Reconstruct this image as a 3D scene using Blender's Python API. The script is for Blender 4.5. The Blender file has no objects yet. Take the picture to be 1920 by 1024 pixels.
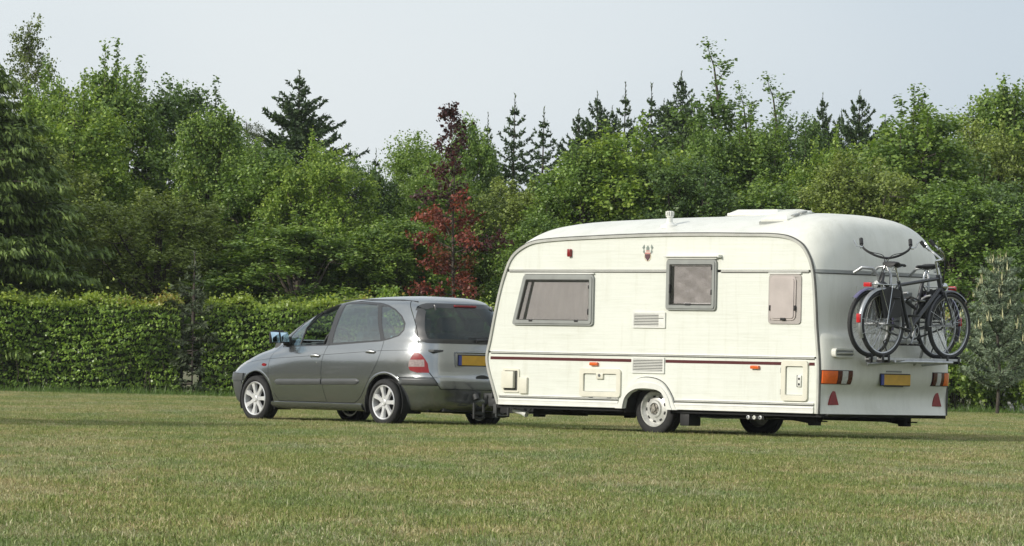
import bpy, bmesh, math, random
import numpy as np
from mathutils import Vector, Matrix
R = math.radians
SC = bpy.context.scene
COL = SC.collection

# ------------------------------------------------------------------ camera, sky, sun, exposure
cam_d = bpy.data.cameras.new("camera")
cam_d.sensor_width = 36.0
cam_d.lens = 36.0 * 9055 / 1920
cam_d.clip_start = 0.5
cam_d.clip_end = 3000
cam = bpy.data.objects.new("camera", cam_d)
COL.objects.link(cam)
pitch, roll = 0.0198, 0.0221
cam.matrix_world = (Matrix.Translation((0, 0, 0.722)) @ Matrix.Rotation(math.pi / 2 + pitch, 4, 'X')
                    @ Matrix.Rotation(roll, 4, 'Z'))
SC.camera = cam

SUN_AZ = math.atan2(-0.89, -0.45)      # compass angle of the sun, from +Y towards +X
SUN_EL = R(26)
sun_dir = Vector((math.sin(SUN_AZ) * math.cos(SUN_EL), math.cos(SUN_AZ) * math.cos(SUN_EL), math.sin(SUN_EL)))
world = bpy.data.worlds.new("World")
SC.world = world
world.use_nodes = True
wn = world.node_tree
bg = wn.nodes["Background"]
sky = wn.nodes.new("ShaderNodeTexSky")
sky.sky_type = 'NISHITA'
sky.sun_disc = False
sky.sun_elevation = SUN_EL
sky.sun_rotation = SUN_AZ
sky.air_density = 1.0
sky.dust_density = 3.0
sky.ozone_density = 1.0
mixs = wn.nodes.new("ShaderNodeMix")
mixs.data_type = 'RGBA'
mixs.inputs["Factor"].default_value = 0.80
mixs.inputs["B"].default_value = (8.6, 9.25, 9.6, 1)
wn.links.new(sky.outputs[0], mixs.inputs["A"])
# thin high veil of cloud: very soft, all over the sky
tcw = wn.nodes.new("ShaderNodeTexCoord")
mpw = wn.nodes.new("ShaderNodeMapping"); mpw.inputs["Location"].default_value = (1.11, 1.59, 0.3); mpw.inputs["Scale"].default_value = (1, 1, 1.6)
nzw = wn.nodes.new("ShaderNodeTexNoise"); nzw.inputs["Scale"].default_value = 2.6; nzw.inputs["Detail"].default_value = 3; nzw.inputs["Roughness"].default_value = 0.4
wn.links.new(tcw.outputs["Generated"], mpw.inputs["Vector"]); wn.links.new(mpw.outputs[0], nzw.inputs["Vector"])
rmw = wn.nodes.new("ShaderNodeValToRGB")
rmw.color_ramp.elements[0].position = 0.36; rmw.color_ramp.elements[0].color = (0.76, 0.815, 0.89, 1)
rmw.color_ramp.elements[1].position = 0.64; rmw.color_ramp.elements[1].color = (1.26, 1.21, 1.16, 1)
wn.links.new(nzw.outputs["Fac"], rmw.inputs["Fac"])
mlw = wn.nodes.new("ShaderNodeMix"); mlw.data_type = 'RGBA'; mlw.blend_type = 'MULTIPLY'; mlw.inputs["Factor"].default_value = 1
wn.links.new(mixs.outputs["Result"], mlw.inputs["A"]); wn.links.new(rmw.outputs["Color"], mlw.inputs["B"])
wn.links.new(mlw.outputs["Result"], bg.inputs["Color"])
bg.inputs["Strength"].default_value = 0.10

sun_l = bpy.data.lights.new("sun", 'SUN')
sun_l.energy = 3.3
sun_l.angle = R(0.6)
sun_l.color = (1.0, 0.95, 0.86)
sun = bpy.data.objects.new("sun", sun_l)
COL.objects.link(sun)
sun.rotation_euler = sun_dir.to_track_quat('Z', 'Y').to_euler()

SC.view_settings.view_transform = 'Standard'
SC.view_settings.look = 'None'
SC.view_settings.exposure = 0.0
SC.view_settings.gamma = 1.0
SC.render.engine = 'CYCLES'
SC.cycles.max_bounces = 8
SC.cycles.transparent_max_bounces = 12

# ------------------------------------------------------------------ helpers
def tag(o, label=None, cat=None, group=None, kind=None):
    if label: o["label"] = label
    if cat: o["category"] = cat
    if group: o["group"] = group
    if kind: o["kind"] = kind
    return o

def empty(name, loc=(0, 0, 0), rz=0, **k):
    o = bpy.data.objects.new(name, None)
    COL.objects.link(o)
    o.location = loc
    o.rotation_euler = (0, 0, rz)
    o.empty_display_size = 0.2
    return tag(o, **k)

def link(name, me, mat=None, parent=None, **k):
    if mat is not None and len(me.materials) == 0:
        for m in (mat if isinstance(mat, (list, tuple)) else [mat]):
            me.materials.append(m)
    o = bpy.data.objects.new(name, me)
    COL.objects.link(o)
    if parent is not None: o.parent = parent
    return tag(o, **k)

def finish(bm, sharp=40, recalc=False):
    if recalc: bmesh.ops.recalc_face_normals(bm, faces=bm.faces)
    for f in bm.faces: f.smooth = True
    lim = R(sharp)
    for e in bm.edges:
        if len(e.link_faces) == 2 and e.calc_face_angle(0) > lim: e.smooth = False
    me = bpy.data.meshes.new("mesh")
    bm.to_mesh(me)
    bm.free()
    return me

SPLIT = {'rim_slot', 'window_catch', 'hinge', 'blind_rail', 'slat', 'carrier_grip', 'candle', 'gate_hinge', 'rail_groove', 'brake_disc', 'bumper_strip', 'rooflight_grip', 'lock_barrel', 'carrier_arm', 'crest_figure', 'crest_band'}

def islands(bm):
    seen = set(); out = []
    for v in bm.verts:
        if v in seen: continue
        st = [v]; seen.add(v); fs = set()
        while st:
            q = st.pop()
            for f in q.link_faces: fs.add(f)
            for e in q.link_edges:
                w = e.other_vert(q)
                if w not in seen: seen.add(w); st.append(w)
        if fs: out.append(fs)
    return out

def obj(name, bm, mat, parent=None, sharp=40, recalc=True, **k):
    if name in SPLIT:
        isl = islands(bm)
        if len(isl) > 1:
            o = None
            for fs in isl:
                nb = bmesh.new(); mp = {}
                for f in fs:
                    for v in f.verts:
                        if v not in mp: mp[v] = nb.verts.new(v.co)
                    nb.faces.new([mp[v] for v in f.verts])
                o = link(name, finish(nb, sharp, recalc), mat, parent, **k)
            bm.free()
            return o
    return link(name, finish(bm, sharp, recalc), mat, parent, **k)

def box(bm, lo, hi, bev=0.0, mtx=None):
    r = bmesh.ops.create_cube(bm, size=1)
    vs = r['verts']
    for v in vs:
        v.co = Vector([(lo[i] + hi[i]) / 2 + v.co[i] * (hi[i] - lo[i]) for i in range(3)])
    if bev > 0:
        es = list({e for v in vs for e in v.link_edges})
        r2 = bmesh.ops.bevel(bm, geom=es, offset=bev, segments=2, affect='EDGES', profile=0.6)
        vs = list({v for f in r2['faces'] for v in f.verts} | {v for v in vs if v.is_valid})
    if mtx is not None:
        for v in vs: v.co = mtx @ v.co
    return vs

def tube(bm, pts, r, n=8, closed=False, caps=True):
    """tube through points; r a number or one per point"""
    P = [Vector(p) for p in pts]
    m = len(P)
    rr = r if isinstance(r, (list, tuple)) else [r] * m
    rings = []
    up = None
    for i in range(m):
        if closed: t = P[(i + 1) % m] - P[i - 1]
        else: t = P[min(i + 1, m - 1)] - P[max(i - 1, 0)]
        t.normalize()
        if up is None:
            up = Vector((0, 0, 1)) if abs(t.z) < 0.9 else Vector((1, 0, 0))
        a = t.cross(up)
        if a.length < 1e-4: a = t.cross(Vector((0.3, 1, 0.2)))
        a.normalize()
        b = a.cross(t).normalized()
        up = b
        rings.append([bm.verts.new(P[i] + a * (rr[i] * math.cos(2 * math.pi * k / n)) + b * (rr[i] * math.sin(2 * math.pi * k / n))) for k in range(n)])
    for i in range(m if closed else m - 1):
        A, B = rings[i], rings[(i + 1) % m]
        for k in range(n):
            bm.faces.new((A[k], A[(k + 1) % n], B[(k + 1) % n], B[k]))
    if caps and not closed:
        bm.faces.new(rings[0]); bm.faces.new(list(reversed(rings[-1])))

def lathe(bm, prof, axis='y', center=(0, 0, 0), n=40, closed=True):
    """prof: (radius, along-axis) pairs turned about the axis"""
    c = Vector(center)
    rings = []
    for k in range(n):
        an = 2 * math.pi * k / n
        ring = []
        for (r, h) in prof:
            if axis == 'y': p = Vector((r * math.cos(an), h, r * math.sin(an)))
            elif axis == 'x': p = Vector((h, r * math.cos(an), r * math.sin(an)))
            else: p = Vector((r * math.cos(an), r * math.sin(an), h))
            ring.append(bm.verts.new(c + p))
        rings.append(ring)
    m = len(prof)
    for k in range(n):
        A, B = rings[k], rings[(k + 1) % n]
        for i in range(m if closed else m - 1):
            j = (i + 1) % m
            try: bm.faces.new((A[i], A[j], B[j], B[i]))
            except ValueError: pass
    return rings

def prism(bm, poly, y0, y1, axis='y'):
    """polygon in (x,z) [axis y] or (y,z) [axis x] or (x,y) [axis z], extruded"""
    def P(p, h):
        return (p[0], h, p[1]) if axis == 'y' else ((h, p[0], p[1]) if axis == 'x' else (p[0], p[1], h))
    A = [bm.verts.new(P(p, y0)) for p in poly]
    B = [bm.verts.new(P(p, y1)) for p in poly]
    n = len(poly)
    bm.faces.new(A); bm.faces.new(list(reversed(B)))
    for i in range(n):
        bm.faces.new((A[i], B[i], B[(i + 1) % n], A[(i + 1) % n]))

def rrect(x0, x1, z0, z1, r, n=5):
    out = []
    for cx, cz, a0 in ((x1 - r, z1 - r, 0), (x0 + r, z1 - r, 90), (x0 + r, z0 + r, 180), (x1 - r, z0 + r, 270)):
        for k in range(n + 1):
            a = R(a0 + 90 * k / n)
            out.append((cx + r * math.cos(a), cz + r * math.sin(a)))
    return out

def round_poly(P, r, n=4):
    out = []
    m = len(P)
    for i in range(m):
        p, a, b = Vector(P[i]), Vector(P[i - 1]), Vector(P[(i + 1) % m])
        u = (a - p).normalized(); v = (b - p).normalized()
        p0 = p + u * r; p2 = p + v * r
        for k in range(n + 1):
            t = k / n
            q = p0 * (1 - t) ** 2 + p * 2 * t * (1 - t) + p2 * t * t
            out.append((q.x, q.y))
    return out

def inset(P, d):
    """offset a closed polygon inwards by d (works for either winding)"""
    m = len(P)
    A = sum(P[i - 1][0] * P[i][1] - P[i][0] * P[i - 1][1] for i in range(m))
    s = 1 if A > 0 else -1
    out = []
    for i in range(m):
        p, a, b = Vector(P[i]), Vector(P[i - 1]), Vector(P[(i + 1) % m])
        t1 = (p - a); t2 = (b - p)
        if t1.length < 1e-6: t1 = t2
        if t2.length < 1e-6: t2 = t1
        t1.normalize(); t2.normalize()
        n1 = Vector((-t1.y, t1.x)) * s; n2 = Vector((-t2.y, t2.x)) * s
        nn = (n1 + n2)
        nn = nn / max(nn.length_squared / 2, 0.3)
        q = p + nn * d
        out.append((q.x, q.y))
    return out

def ringprism(bm, outer, inner, y0, y1, axis='y', closed=True):
    """frame between two matching outlines"""
    def P(p, h):
        return (p[0], h, p[1]) if axis == 'y' else ((h, p[0], p[1]) if axis == 'x' else (p[0], p[1], h))
    n = len(outer)
    V = [[bm.verts.new(P(p, h)) for p in L] for L, h in ((outer, y0), (outer, y1), (inner, y1), (inner, y0))]
    for i in range(n if closed else n - 1):
        j = (i + 1) % n
        for k in range(4):
            A, B = V[k], V[(k + 1) % 4]
            bm.faces.new((A[i], A[j], B[j], B[i]))
    if not closed:
        for i in (0, n - 1): bm.faces.new([V[k][i] for k in range(4)])

def strip(path, w, side=0.5):
    """open path in 2D -> (outer, inner) offset by w*side and w*(side-1)"""
    L, Rr = [], []
    n = len(path)
    for i in range(n):
        t = (Vector(path[min(i + 1, n - 1)]) - Vector(path[max(i - 1, 0)])).normalized()
        nn = Vector((-t.y, t.x)); p = Vector(path[i])
        a = p + nn * (w * side); b = p + nn * (w * (side - 1))
        L.append((a.x, a.y)); Rr.append((b.x, b.y))
    return L, Rr

def catmull(P, n):
    """resample a polyline of vectors through a centripetal-ish spline, n points per span"""
    P = [np.array(p, float) for p in P]
    Q = [2 * P[0] - P[1]] + P + [2 * P[-1] - P[-2]]
    out = []
    for i in range(1, len(Q) - 2):
        p0, p1, p2, p3 = Q[i - 1], Q[i], Q[i + 1], Q[i + 2]
        d = np.linalg.norm(p2 - p1) + 1e-9
        m1 = (p2 - p0) * d / (np.linalg.norm(p2 - p1) + np.linalg.norm(p1 - p0) + 1e-9)
        m2 = (p3 - p1) * d / (np.linalg.norm(p2 - p1) + np.linalg.norm(p3 - p2) + 1e-9)
        for k in range(n):
            t = k / n
            out.append((2 * t**3 - 3 * t**2 + 1) * p1 + (t**3 - 2 * t**2 + t) * m1 + (-2 * t**3 + 3 * t**2) * p2 + (t**3 - t**2) * m2)
    out.append(P[-1])
    return out

# ------------------------------------------------------------------ materials
def new_mat(name):
    m = bpy.data.materials.new(name)
    m.use_nodes = True
    nt = m.node_tree
    return m, nt, nt.nodes["Principled BSDF"]

def noise(nt, scale, detail=4, rough=0.6, coord='Object', sc=(1, 1, 1)):
    tc = nt.nodes.new("ShaderNodeTexCoord")
    mp = nt.nodes.new("ShaderNodeMapping")
    mp.inputs["Scale"].default_value = sc
    if coord == 'World':
        g = nt.nodes.new("ShaderNodeNewGeometry")
        nt.links.new(g.outputs["Position"], mp.inputs["Vector"])
    else:
        nt.links.new(tc.outputs[coord], mp.inputs["Vector"])
    n = nt.nodes.new("ShaderNodeTexNoise")
    n.inputs["Scale"].default_value = scale
    n.inputs["Detail"].default_value = detail
    n.inputs["Roughness"].default_value = rough
    nt.links.new(mp.outputs[0], n.inputs["Vector"])
    return n.outputs["Fac"]

def ramp(nt, fac, stops):
    r = nt.nodes.new("ShaderNodeValToRGB")
    el = r.color_ramp.elements
    while len(el) < len(stops): el.new(0.5)
    for e, (p, c) in zip(el, stops):
        e.position = p
        e.color = (c, c, c, 1) if isinstance(c, (int, float)) else (*c, 1)
    nt.links.new(fac, r.inputs["Fac"])
    return r.outputs["Color"]

def plain(name, col, rough=0.5, metal=0.0, coat=0.0, var=0.12, scale=6, bump=0.0, bscale=60, spec=None, sc=(1, 1, 1), emit=None):
    m, nt, b = new_mat(name)
    f = noise(nt, scale, sc=sc)
    lo = tuple(c * (1 - var) for c in col); hi = tuple(min(1, c * (1 + var * 0.6)) for c in col)
    nt.links.new(ramp(nt, f, [(0.3, lo), (0.7, hi)]), b.inputs["Base Color"])
    b.inputs["Roughness"].default_value = rough
    b.inputs["Metallic"].default_value = metal
    b.inputs["Coat Weight"].default_value = coat
    b.inputs["Coat Roughness"].default_value = 0.06
    if spec is not None: b.inputs["Specular IOR Level"].default_value = spec
    if bump > 0:
        bp = nt.nodes.new("ShaderNodeBump")
        bp.inputs["Strength"].default_value = bump
        bp.inputs["Distance"].default_value = 0.01
        nt.links.new(noise(nt, bscale, sc=sc), bp.inputs["Height"])
        nt.links.new(bp.outputs[0], b.inputs["Normal"])
    return m

def glass(name, tint, refl=0.12, rough=0.02):
    m, nt, b = new_mat(name)
    nt.nodes.remove(b)
    out = nt.nodes["Material Output"]
    tr = nt.nodes.new("ShaderNodeBsdfTransparent"); tr.inputs["Color"].default_value = (*tint, 1)
    gl = nt.nodes.new("ShaderNodeBsdfGlossy"); gl.inputs["Roughness"].default_value = rough
    lw0 = nt.nodes.new("ShaderNodeLayerWeight"); lw0.inputs["Blend"].default_value = 0.5
    lw = nt.nodes.new("ShaderNodeMath"); lw.operation = 'POWER'; lw.inputs[1].default_value = 4.0
    nt.links.new(lw0.outputs["Facing"], lw.inputs[0])
    ad = nt.nodes.new("ShaderNodeMath"); ad.operation = 'ADD'; ad.use_clamp = True
    ad.inputs[1].default_value = refl
    nt.links.new(lw.outputs[0], ad.inputs[0])
    mx = nt.nodes.new("ShaderNodeMixShader")
    nt.links.new(ad.outputs[0], mx.inputs[0]); nt.links.new(tr.outputs[0], mx.inputs[1]); nt.links.new(gl.outputs[0], mx.inputs[2])
    nt.links.new(mx.outputs[0], out.inputs["Surface"])
    return m

def leaf_mat(name, tint=(1, 1, 1), trans=0.35, rough=0.5, spec=0.35, shape=None):
    """foliage: the leaf colour comes from the mesh attribute, plus light passing through"""
    m, nt, b = new_mat(name)
    at = nt.nodes.new("ShaderNodeAttribute"); at.attribute_name = "Col"
    mul = nt.nodes.new("ShaderNodeMix"); mul.data_type = 'RGBA'; mul.blend_type = 'MULTIPLY'
    mul.inputs["Factor"].default_value = 1
    mul.inputs["B"].default_value = (*tint, 1)
    nt.links.new(at.outputs["Color"], mul.inputs["A"])
    nt.links.new(mul.outputs["Result"], b.inputs["Base Color"])
    b.inputs["Roughness"].default_value = rough
    b.inputs["Specular IOR Level"].default_value = spec
    t = nt.nodes.new("ShaderNodeBsdfTranslucent")
    y = nt.nodes.new("ShaderNodeMix"); y.data_type = 'RGBA'; y.blend_type = 'MULTIPLY'
    y.inputs["Factor"].default_value = 1
    y.inputs["B"].default_value = (1.25, 1.3, 0.5, 1)
    nt.links.new(mul.outputs["Result"], y.inputs["A"])
    nt.links.new(y.outputs["Result"], t.inputs["Color"])
    mx = nt.nodes.new("ShaderNodeMixShader"); mx.inputs[0].default_value = trans
    nt.links.new(b.outputs[0], mx.inputs[1]); nt.links.new(t.outputs[0], mx.inputs[2])
    nt.links.new(mx.outputs[0], nt.nodes["Material Output"].inputs["Surface"])
    return m

M = {}
M['rubber'] = plain('rubber', (0.022, 0.022, 0.022), 0.85, var=0.3, scale=20)
M['black'] = plain('black_plastic', (0.018, 0.018, 0.019), 0.55, var=0.2)
M['dark'] = plain('dark_underside', (0.014, 0.014, 0.014), 0.9, var=0.3)
M['greyplastic'] = plain('grey_plastic', (0.11, 0.115, 0.115), 0.45, var=0.1)
M['chrome'] = plain('bright_metal', (0.62, 0.63, 0.64), 0.25, 1.0, var=0.15)
M['alu'] = plain('dull_aluminium', (0.50, 0.51, 0.52), 0.42, 0.85, var=0.2, scale=15)
M['darksteel'] = plain('weathered_dark_steel', (0.055, 0.057, 0.057), 0.6, 0.3, var=0.3, scale=20)
M['steel'] = plain('galvanised_steel', (0.17, 0.175, 0.175), 0.55, 0.5, var=0.3, scale=20)

# ------------------------------------------------------------------ ground and lawn
def build_ground():
    m, nt, b = new_mat('lawn_soil')
    f1 = noise(nt, 0.35, 5, 0.6, 'World')
    f2 = noise(nt, 14, 5, 0.7, 'World')
    c1 = ramp(nt, f1, [(0.38, (0.11, 0.13, 0.045)), (0.62, (0.19, 0.165, 0.08))])
    c2 = ramp(nt, f2, [(0.3, (0.45, 0.45, 0.45)), (0.7, (1.1, 1.1, 1.0))])
    mx = nt.nodes.new("ShaderNodeMix"); mx.data_type = 'RGBA'; mx.blend_type = 'MULTIPLY'; mx.inputs["Factor"].default_value = 1
    nt.links.new(c1, mx.inputs["A"]); nt.links.new(c2, mx.inputs["B"])
    nt.links.new(mx.outputs["Result"], b.inputs["Base Color"])
    b.inputs["Roughness"].default_value = 0.95
    bp = nt.nodes.new("ShaderNodeBump"); bp.inputs["Strength"].default_value = 0.8; bp.inputs["Distance"].default_value = 0.02
    nt.links.new(noise(nt, 40, 4, 0.7, 'World'), bp.inputs["Height"]); nt.links.new(bp.outputs[0], b.inputs["Normal"])
    bm = bmesh.new()
    rnd = random.Random(3)
    xs = [-900, -400, -120] + list(range(-40, 41, 4)) + [120, 400, 900]
    ys = [-300, -60, -10] + list(range(0, 161, 4)) + [240, 500, 1000]
    g = [[bm.verts.new((x, y, 0.0 if y < 100 else -0.0)) for x in xs] for y in ys]
    for j in range(len(ys) - 1):
        for i in range(len(xs) - 1):
            bm.faces.new((g[j][i], g[j][i + 1], g[j + 1][i + 1], g[j + 1][i]))
    obj('ground', bm, m, kind='structure', label='wide flat ground under the mown lawn')

def grass_patch(seed, n, hmin, hmax, wid, dry):
    rg = np.random.default_rng(seed)
    P = rg.random((n, 2)) - .5
    # clumpy density
    cen = rg.random((60, 2)) - .5
    k = rg.integers(0, 60, n)
    sel = rg.random(n) < 0.45
    P[sel] = cen[k[sel]] + rg.normal(0, 0.035, (sel.sum(), 2))
    H = rg.uniform(hmin, hmax, n) * np.where(rg.random(n) < 0.06, 1.5, 1.0)
    an = rg.uniform(0, 2 * np.pi, n)
    lean = rg.uniform(0.1, 1.5, n)
    la = rg.uniform(0, 2 * np.pi, n)
    w = wid * rg.uniform(0.7, 1.4, n)
    u = np.stack([np.cos(an), np.sin(an), np.zeros(n)], 1)
    L = np.stack([np.cos(la), np.sin(la), np.zeros(n)], 1)
    base = np.concatenate([P, np.zeros((n, 1))], 1)
    up = np.array([0, 0, 1.0])
    mid = base + up * (H * 0.55)[:, None] + L * (H * lean * 0.28)[:, None]
    tip = base + up * (H * (1 - 0.38 * lean))[:, None] + L * (H * lean * 0.9)[:, None]
    V = np.stack([base - u * w[:, None], base + u * w[:, None], mid + u * (w * 0.8)[:, None], mid - u * (w * 0.8)[:, None], tip], 1).reshape(-1, 3)
    i = np.arange(n) * 5
    quads = np.stack([i, i + 1, i + 2, i + 3], 1)
    tris = np.stack([i + 3, i + 2, i + 4], 1)
    me = bpy.data.meshes.new("grass_patch")
    nv, nl = len(V), n * 7
    me.vertices.add(nv); me.vertices.foreach_set("co", V.ravel())
    me.loops.add(nl); me.polygons.add(2 * n)
    li = np.concatenate([quads, tris], 1).ravel()
    me.loops.foreach_set("vertex_index", li.astype(np.int32))
    st = np.stack([np.arange(n) * 7, np.arange(n) * 7 + 4], 1).ravel()
    me.polygons.foreach_set("loop_start", st.astype(np.int32))
    me.update(calc_edges=True)
    ca = me.color_attributes.new("Col", 'FLOAT_COLOR', 'POINT')
    r = rg.random(n)
    d = (rg.random(n) < dry).astype(float) * rg.uniform(0.5, 1, n)
    c = np.stack([r, d, rg.random(n), np.ones(n)], 1)
    c = np.repeat(c, 5, 0)
    hh = np.tile(np.array([0, 0, .55, .55, 1.0]), n)
    c[:, 2] = hh
    ca.data.foreach_set("color", c.ravel())
    return me

def build_grass():
    m, nt, b = new_mat('grass_blades')
    at = nt.nodes.new("ShaderNodeAttribute"); at.attribute_name = "Col"
    sp = nt.nodes.new("ShaderNodeSeparateColor"); nt.links.new(at.outputs["Color"], sp.inputs[0])
    green = ramp(nt, sp.outputs["Red"], [(0.0, (0.085, 0.130, 0.027)), (0.5, (0.215, 0.275, 0.066)), (0.85, (0.32, 0.37, 0.125)), (1.0, (0.40, 0.47, 0.21))])
    dryc = ramp(nt, sp.outputs["Red"], [(0.0, (0.24, 0.18, 0.085)), (0.5, (0.47, 0.40, 0.21)), (1.0, (0.74, 0.68, 0.44))])
    # patches of drier, yellower turf a few metres wide, stretched a little
    big = noise(nt, 0.42, 6, 0.68, 'World', (1.0, 0.22, 1))
    small = noise(nt, 3.0, 5, 0.7, 'World', (1, 0.30, 1))
    s1 = nt.nodes.new("ShaderNodeMath"); s1.operation = 'MULTIPLY_ADD'; s1.inputs[1].default_value = 1.0
    nt.links.new(big, s1.inputs[0]); nt.links.new(small, s1.inputs[2])
    s2 = nt.nodes.new("ShaderNodeMapRange")
    s2.inputs["From Min"].default_value = 0.86; s2.inputs["From Max"].default_value = 1.22
    s2.inputs["To Min"].default_value = -0.42; s2.inputs["To Max"].default_value = 0.70
    nt.links.new(s1.outputs[0], s2.inputs["Value"])
    s3 = nt.nodes.new("ShaderNodeMath"); s3.operation = 'ADD'; s3.use_clamp = True
    nt.links.new(s2.outputs[0], s3.inputs[0]); nt.links.new(sp.outputs["Green"], s3.inputs[1])
    mx = nt.nodes.new("ShaderNodeMix"); mx.data_type = 'RGBA'
    nt.links.new(s3.outputs[0], mx.inputs["Factor"]); nt.links.new(green, mx.inputs["A"]); nt.links.new(dryc, mx.inputs["B"])
    # deeper, bluer clover-like patches
    f3 = noise(nt, 0.8, 5, 0.65, 'World', (1, 0.25, 1.7))
    blue = ramp(nt, f3, [(0.42, (1.06, 1.0, 0.96)), (0.70, (0.80, 0.92, 1.0))])
    mm = nt.nodes.new("ShaderNodeMix"); mm.data_type = 'RGBA'; mm.blend_type = 'MULTIPLY'; mm.inputs["Factor"].default_value = 1
    nt.links.new(mx.outputs["Result"], mm.inputs["A"]); nt.links.new(blue, mm.inputs["B"])
    nt.links.new(mm.outputs["Result"], b.inputs["Base Color"])
    b.inputs["Roughness"].default_value = 0.6; b.inputs["Specular IOR Level"].default_value = 0.25
    t = nt.nodes.new("ShaderNodeBsdfTranslucent"); nt.links.new(mm.outputs["Result"], t.inputs["Color"])
    ms = nt.nodes.new("ShaderNodeMixShader"); ms.inputs[0].default_value = 0.3
    nt.links.new(b.outputs[0], ms.inputs[1]); nt.links.new(t.outputs[0], ms.inputs[2])
    nt.links.new(ms.outputs[0], nt.nodes["Material Output"].inputs["Surface"])
    src = bpy.data.collections.new("grass_sources")
    for s, (n, a, bb, w, d) in enumerate(((11000, 0.012, 0.034, 0.0017, 0.22), (10000, 0.012, 0.040, 0.0019, 0.32), (11000, 0.010, 0.030, 0.0019, 0.42))):
        me = grass_patch(10 + s, n, a, bb, w, d)
        me.materials.append(m)
        o = bpy.data.objects.new("grass_patch", me)
        src.objects.link(o)
    pts = []
    y = 13.0
    for j in range(0, 96):
        y = 13.0 + j
        half = 0.1065 * (y + 1) + 3.2
        x = -half - 1
        while x < half + 1:
            pts.append((x, y, 0.0)); x += 1.0
    # a ring further to the sides so a step aside still finds grass
    me = bpy.data.meshes.new("grass")
    me.from_pydata(pts, [], [])
    o = link('grass', me, None, None, label='short mown lawn grass with dry yellow patches across the whole field', cat='grass', kind='stuff')
    ng = bpy.data.node_groups.new("grass_scatter", 'GeometryNodeTree')
    ng.interface.new_socket(name="Geometry", in_out='INPUT', socket_type='NodeSocketGeometry')
    ng.interface.new_socket(name="Geometry", in_out='OUTPUT', socket_type='NodeSocketGeometry')
    gi = ng.nodes.new("NodeGroupInput"); go = ng.nodes.new("NodeGroupOutput")
    mp = ng.nodes.new("GeometryNodeMeshToPoints")
    ci = ng.nodes.new("GeometryNodeCollectionInfo")
    ci.inputs["Collection"].default_value = src
    ci.inputs["Separate Children"].default_value = True
    ci.inputs["Reset Children"].default_value = True
    ip = ng.nodes.new("GeometryNodeInstanceOnPoints")
    ip.inputs["Pick Instance"].default_value = True
    ri = ng.nodes.new("FunctionNodeRandomValue"); ri.data_type = 'INT'
    ri.inputs[4].default_value = 0; ri.inputs[5].default_value = 2
    rr = ng.nodes.new("FunctionNodeRandomValue"); rr.data_type = 'FLOAT_VECTOR'
    rr.inputs[0].default_value = (0, 0, 0); rr.inputs[1].default_value = (0, 0, 6.283)
    rs = ng.nodes.new("FunctionNodeRandomValue"); rs.data_type = 'FLOAT'
    rs.inputs[2].default_value = 1.25; rs.inputs[3].default_value = 1.4
    ng.links.new(gi.outputs[0], mp.inputs[0]); ng.links.new(mp.outputs[0], ip.inputs["Points"])
    ng.links.new(ci.outputs[0], ip.inputs["Instance"])
    ng.links.new(ri.outputs[2], ip.inputs["Instance Index"])
    ng.links.new(rr.outputs[0], ip.inputs["Rotation"])
    ng.links.new(rs.outputs[1], ip.inputs["Scale"])
    ng.links.new(ip.outputs[0], go.inputs[0])
    md = o.modifiers.new("scatter", 'NODES'); md.node_group = ng

build_ground()
build_grass()

# ------------------------------------------------------------------ vegetation
def quad_mesh(name, P, U, V, C):
    """one four-cornered leaf per row: centre P, half axes U (long) and V (short), colour C"""
    n = len(P)
    co = np.stack([P - U, P + V - U * .15, P + U, P - V - U * .15], 1).reshape(-1, 3)
    me = bpy.data.meshes.new(name)
    me.vertices.add(4 * n); me.vertices.foreach_set("co", co.astype(np.float32).ravel())
    me.loops.add(4 * n); me.loops.foreach_set("vertex_index", np.arange(4 * n, dtype=np.int32))
    me.polygons.add(n); me.polygons.foreach_set("loop_start", (np.arange(n) * 4).astype(np.int32))
    me.update(calc_edges=True)
    ca = me.color_attributes.new("Col", 'FLOAT_COLOR', 'POINT')
    c4 = np.concatenate([np.repeat(C, 4, 0), np.ones((4 * n, 1))], 1)
    ca.data.foreach_set("color", c4.astype(np.float32).ravel())
    return me

def unit(a): return a / (np.linalg.norm(a, axis=-1, keepdims=True) + 1e-9)

def leaf_axes(rg, N, s, asp):
    """random in-plane axes for leaves with normals N"""
    r = unit(rg.normal(size=N.shape))
    u = unit(np.cross(N, r)); v = np.cross(N, u)
    return u * (s / 2)[:, None], v * (s * asp / 2)[:, None]

def spray(rg, cen, out, ntw, nl, tl, ls, asp, pal, tip, updir=.5, spread=.75, layer=.7):
    """leafy twigs from clump centres; returns P, U, V, C"""
    n = len(cen)
    c = np.repeat(cen, ntw, 0); o = np.repeat(out, ntw, 0)
    d = unit(o * .7 + np.array([0, 0, updir]) + rg.normal(size=c.shape) * spread)
    L = tl * rg.uniform(.5, 1.25, len(c))
    t = np.tile(np.linspace(.12, 1, nl), len(c))
    cc = np.repeat(c, nl, 0); dd = np.repeat(d, nl, 0); LL = np.repeat(L, nl)
    P = cc + dd * (LL * t)[:, None] + rg.normal(size=cc.shape) * (ls * .55)
    N = unit(rg.normal(size=P.shape) * .75 + np.array([0, 0, layer]) + dd * .35)
    s = ls * rg.uniform(.65, 1.3, len(P))
    U, V = leaf_axes(rg, N, s, asp)
    base = pal[rg.integers(0, len(pal), n)]
    base = np.repeat(base, ntw * nl, 0)
    k = (t ** 2 * .85 * rg.uniform(.15, 1, len(P)))[:, None]
    C = base * (1 - k) + np.array(tip) * k
    C = C * rg.uniform(.75, 1.25, (len(P), 1))
    return P, U, V, C

def join(parts):
    return [np.concatenate([p[i] for p in parts], 0) for i in range(4)]

def wood(limbs, mat, name, parent, n=6):
    bm = bmesh.new()
    for pts, rr in limbs: tube(bm, pts, rr, n, caps=False)
    return obj(name, bm, mat, parent, sharp=180, recalc=False)

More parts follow.
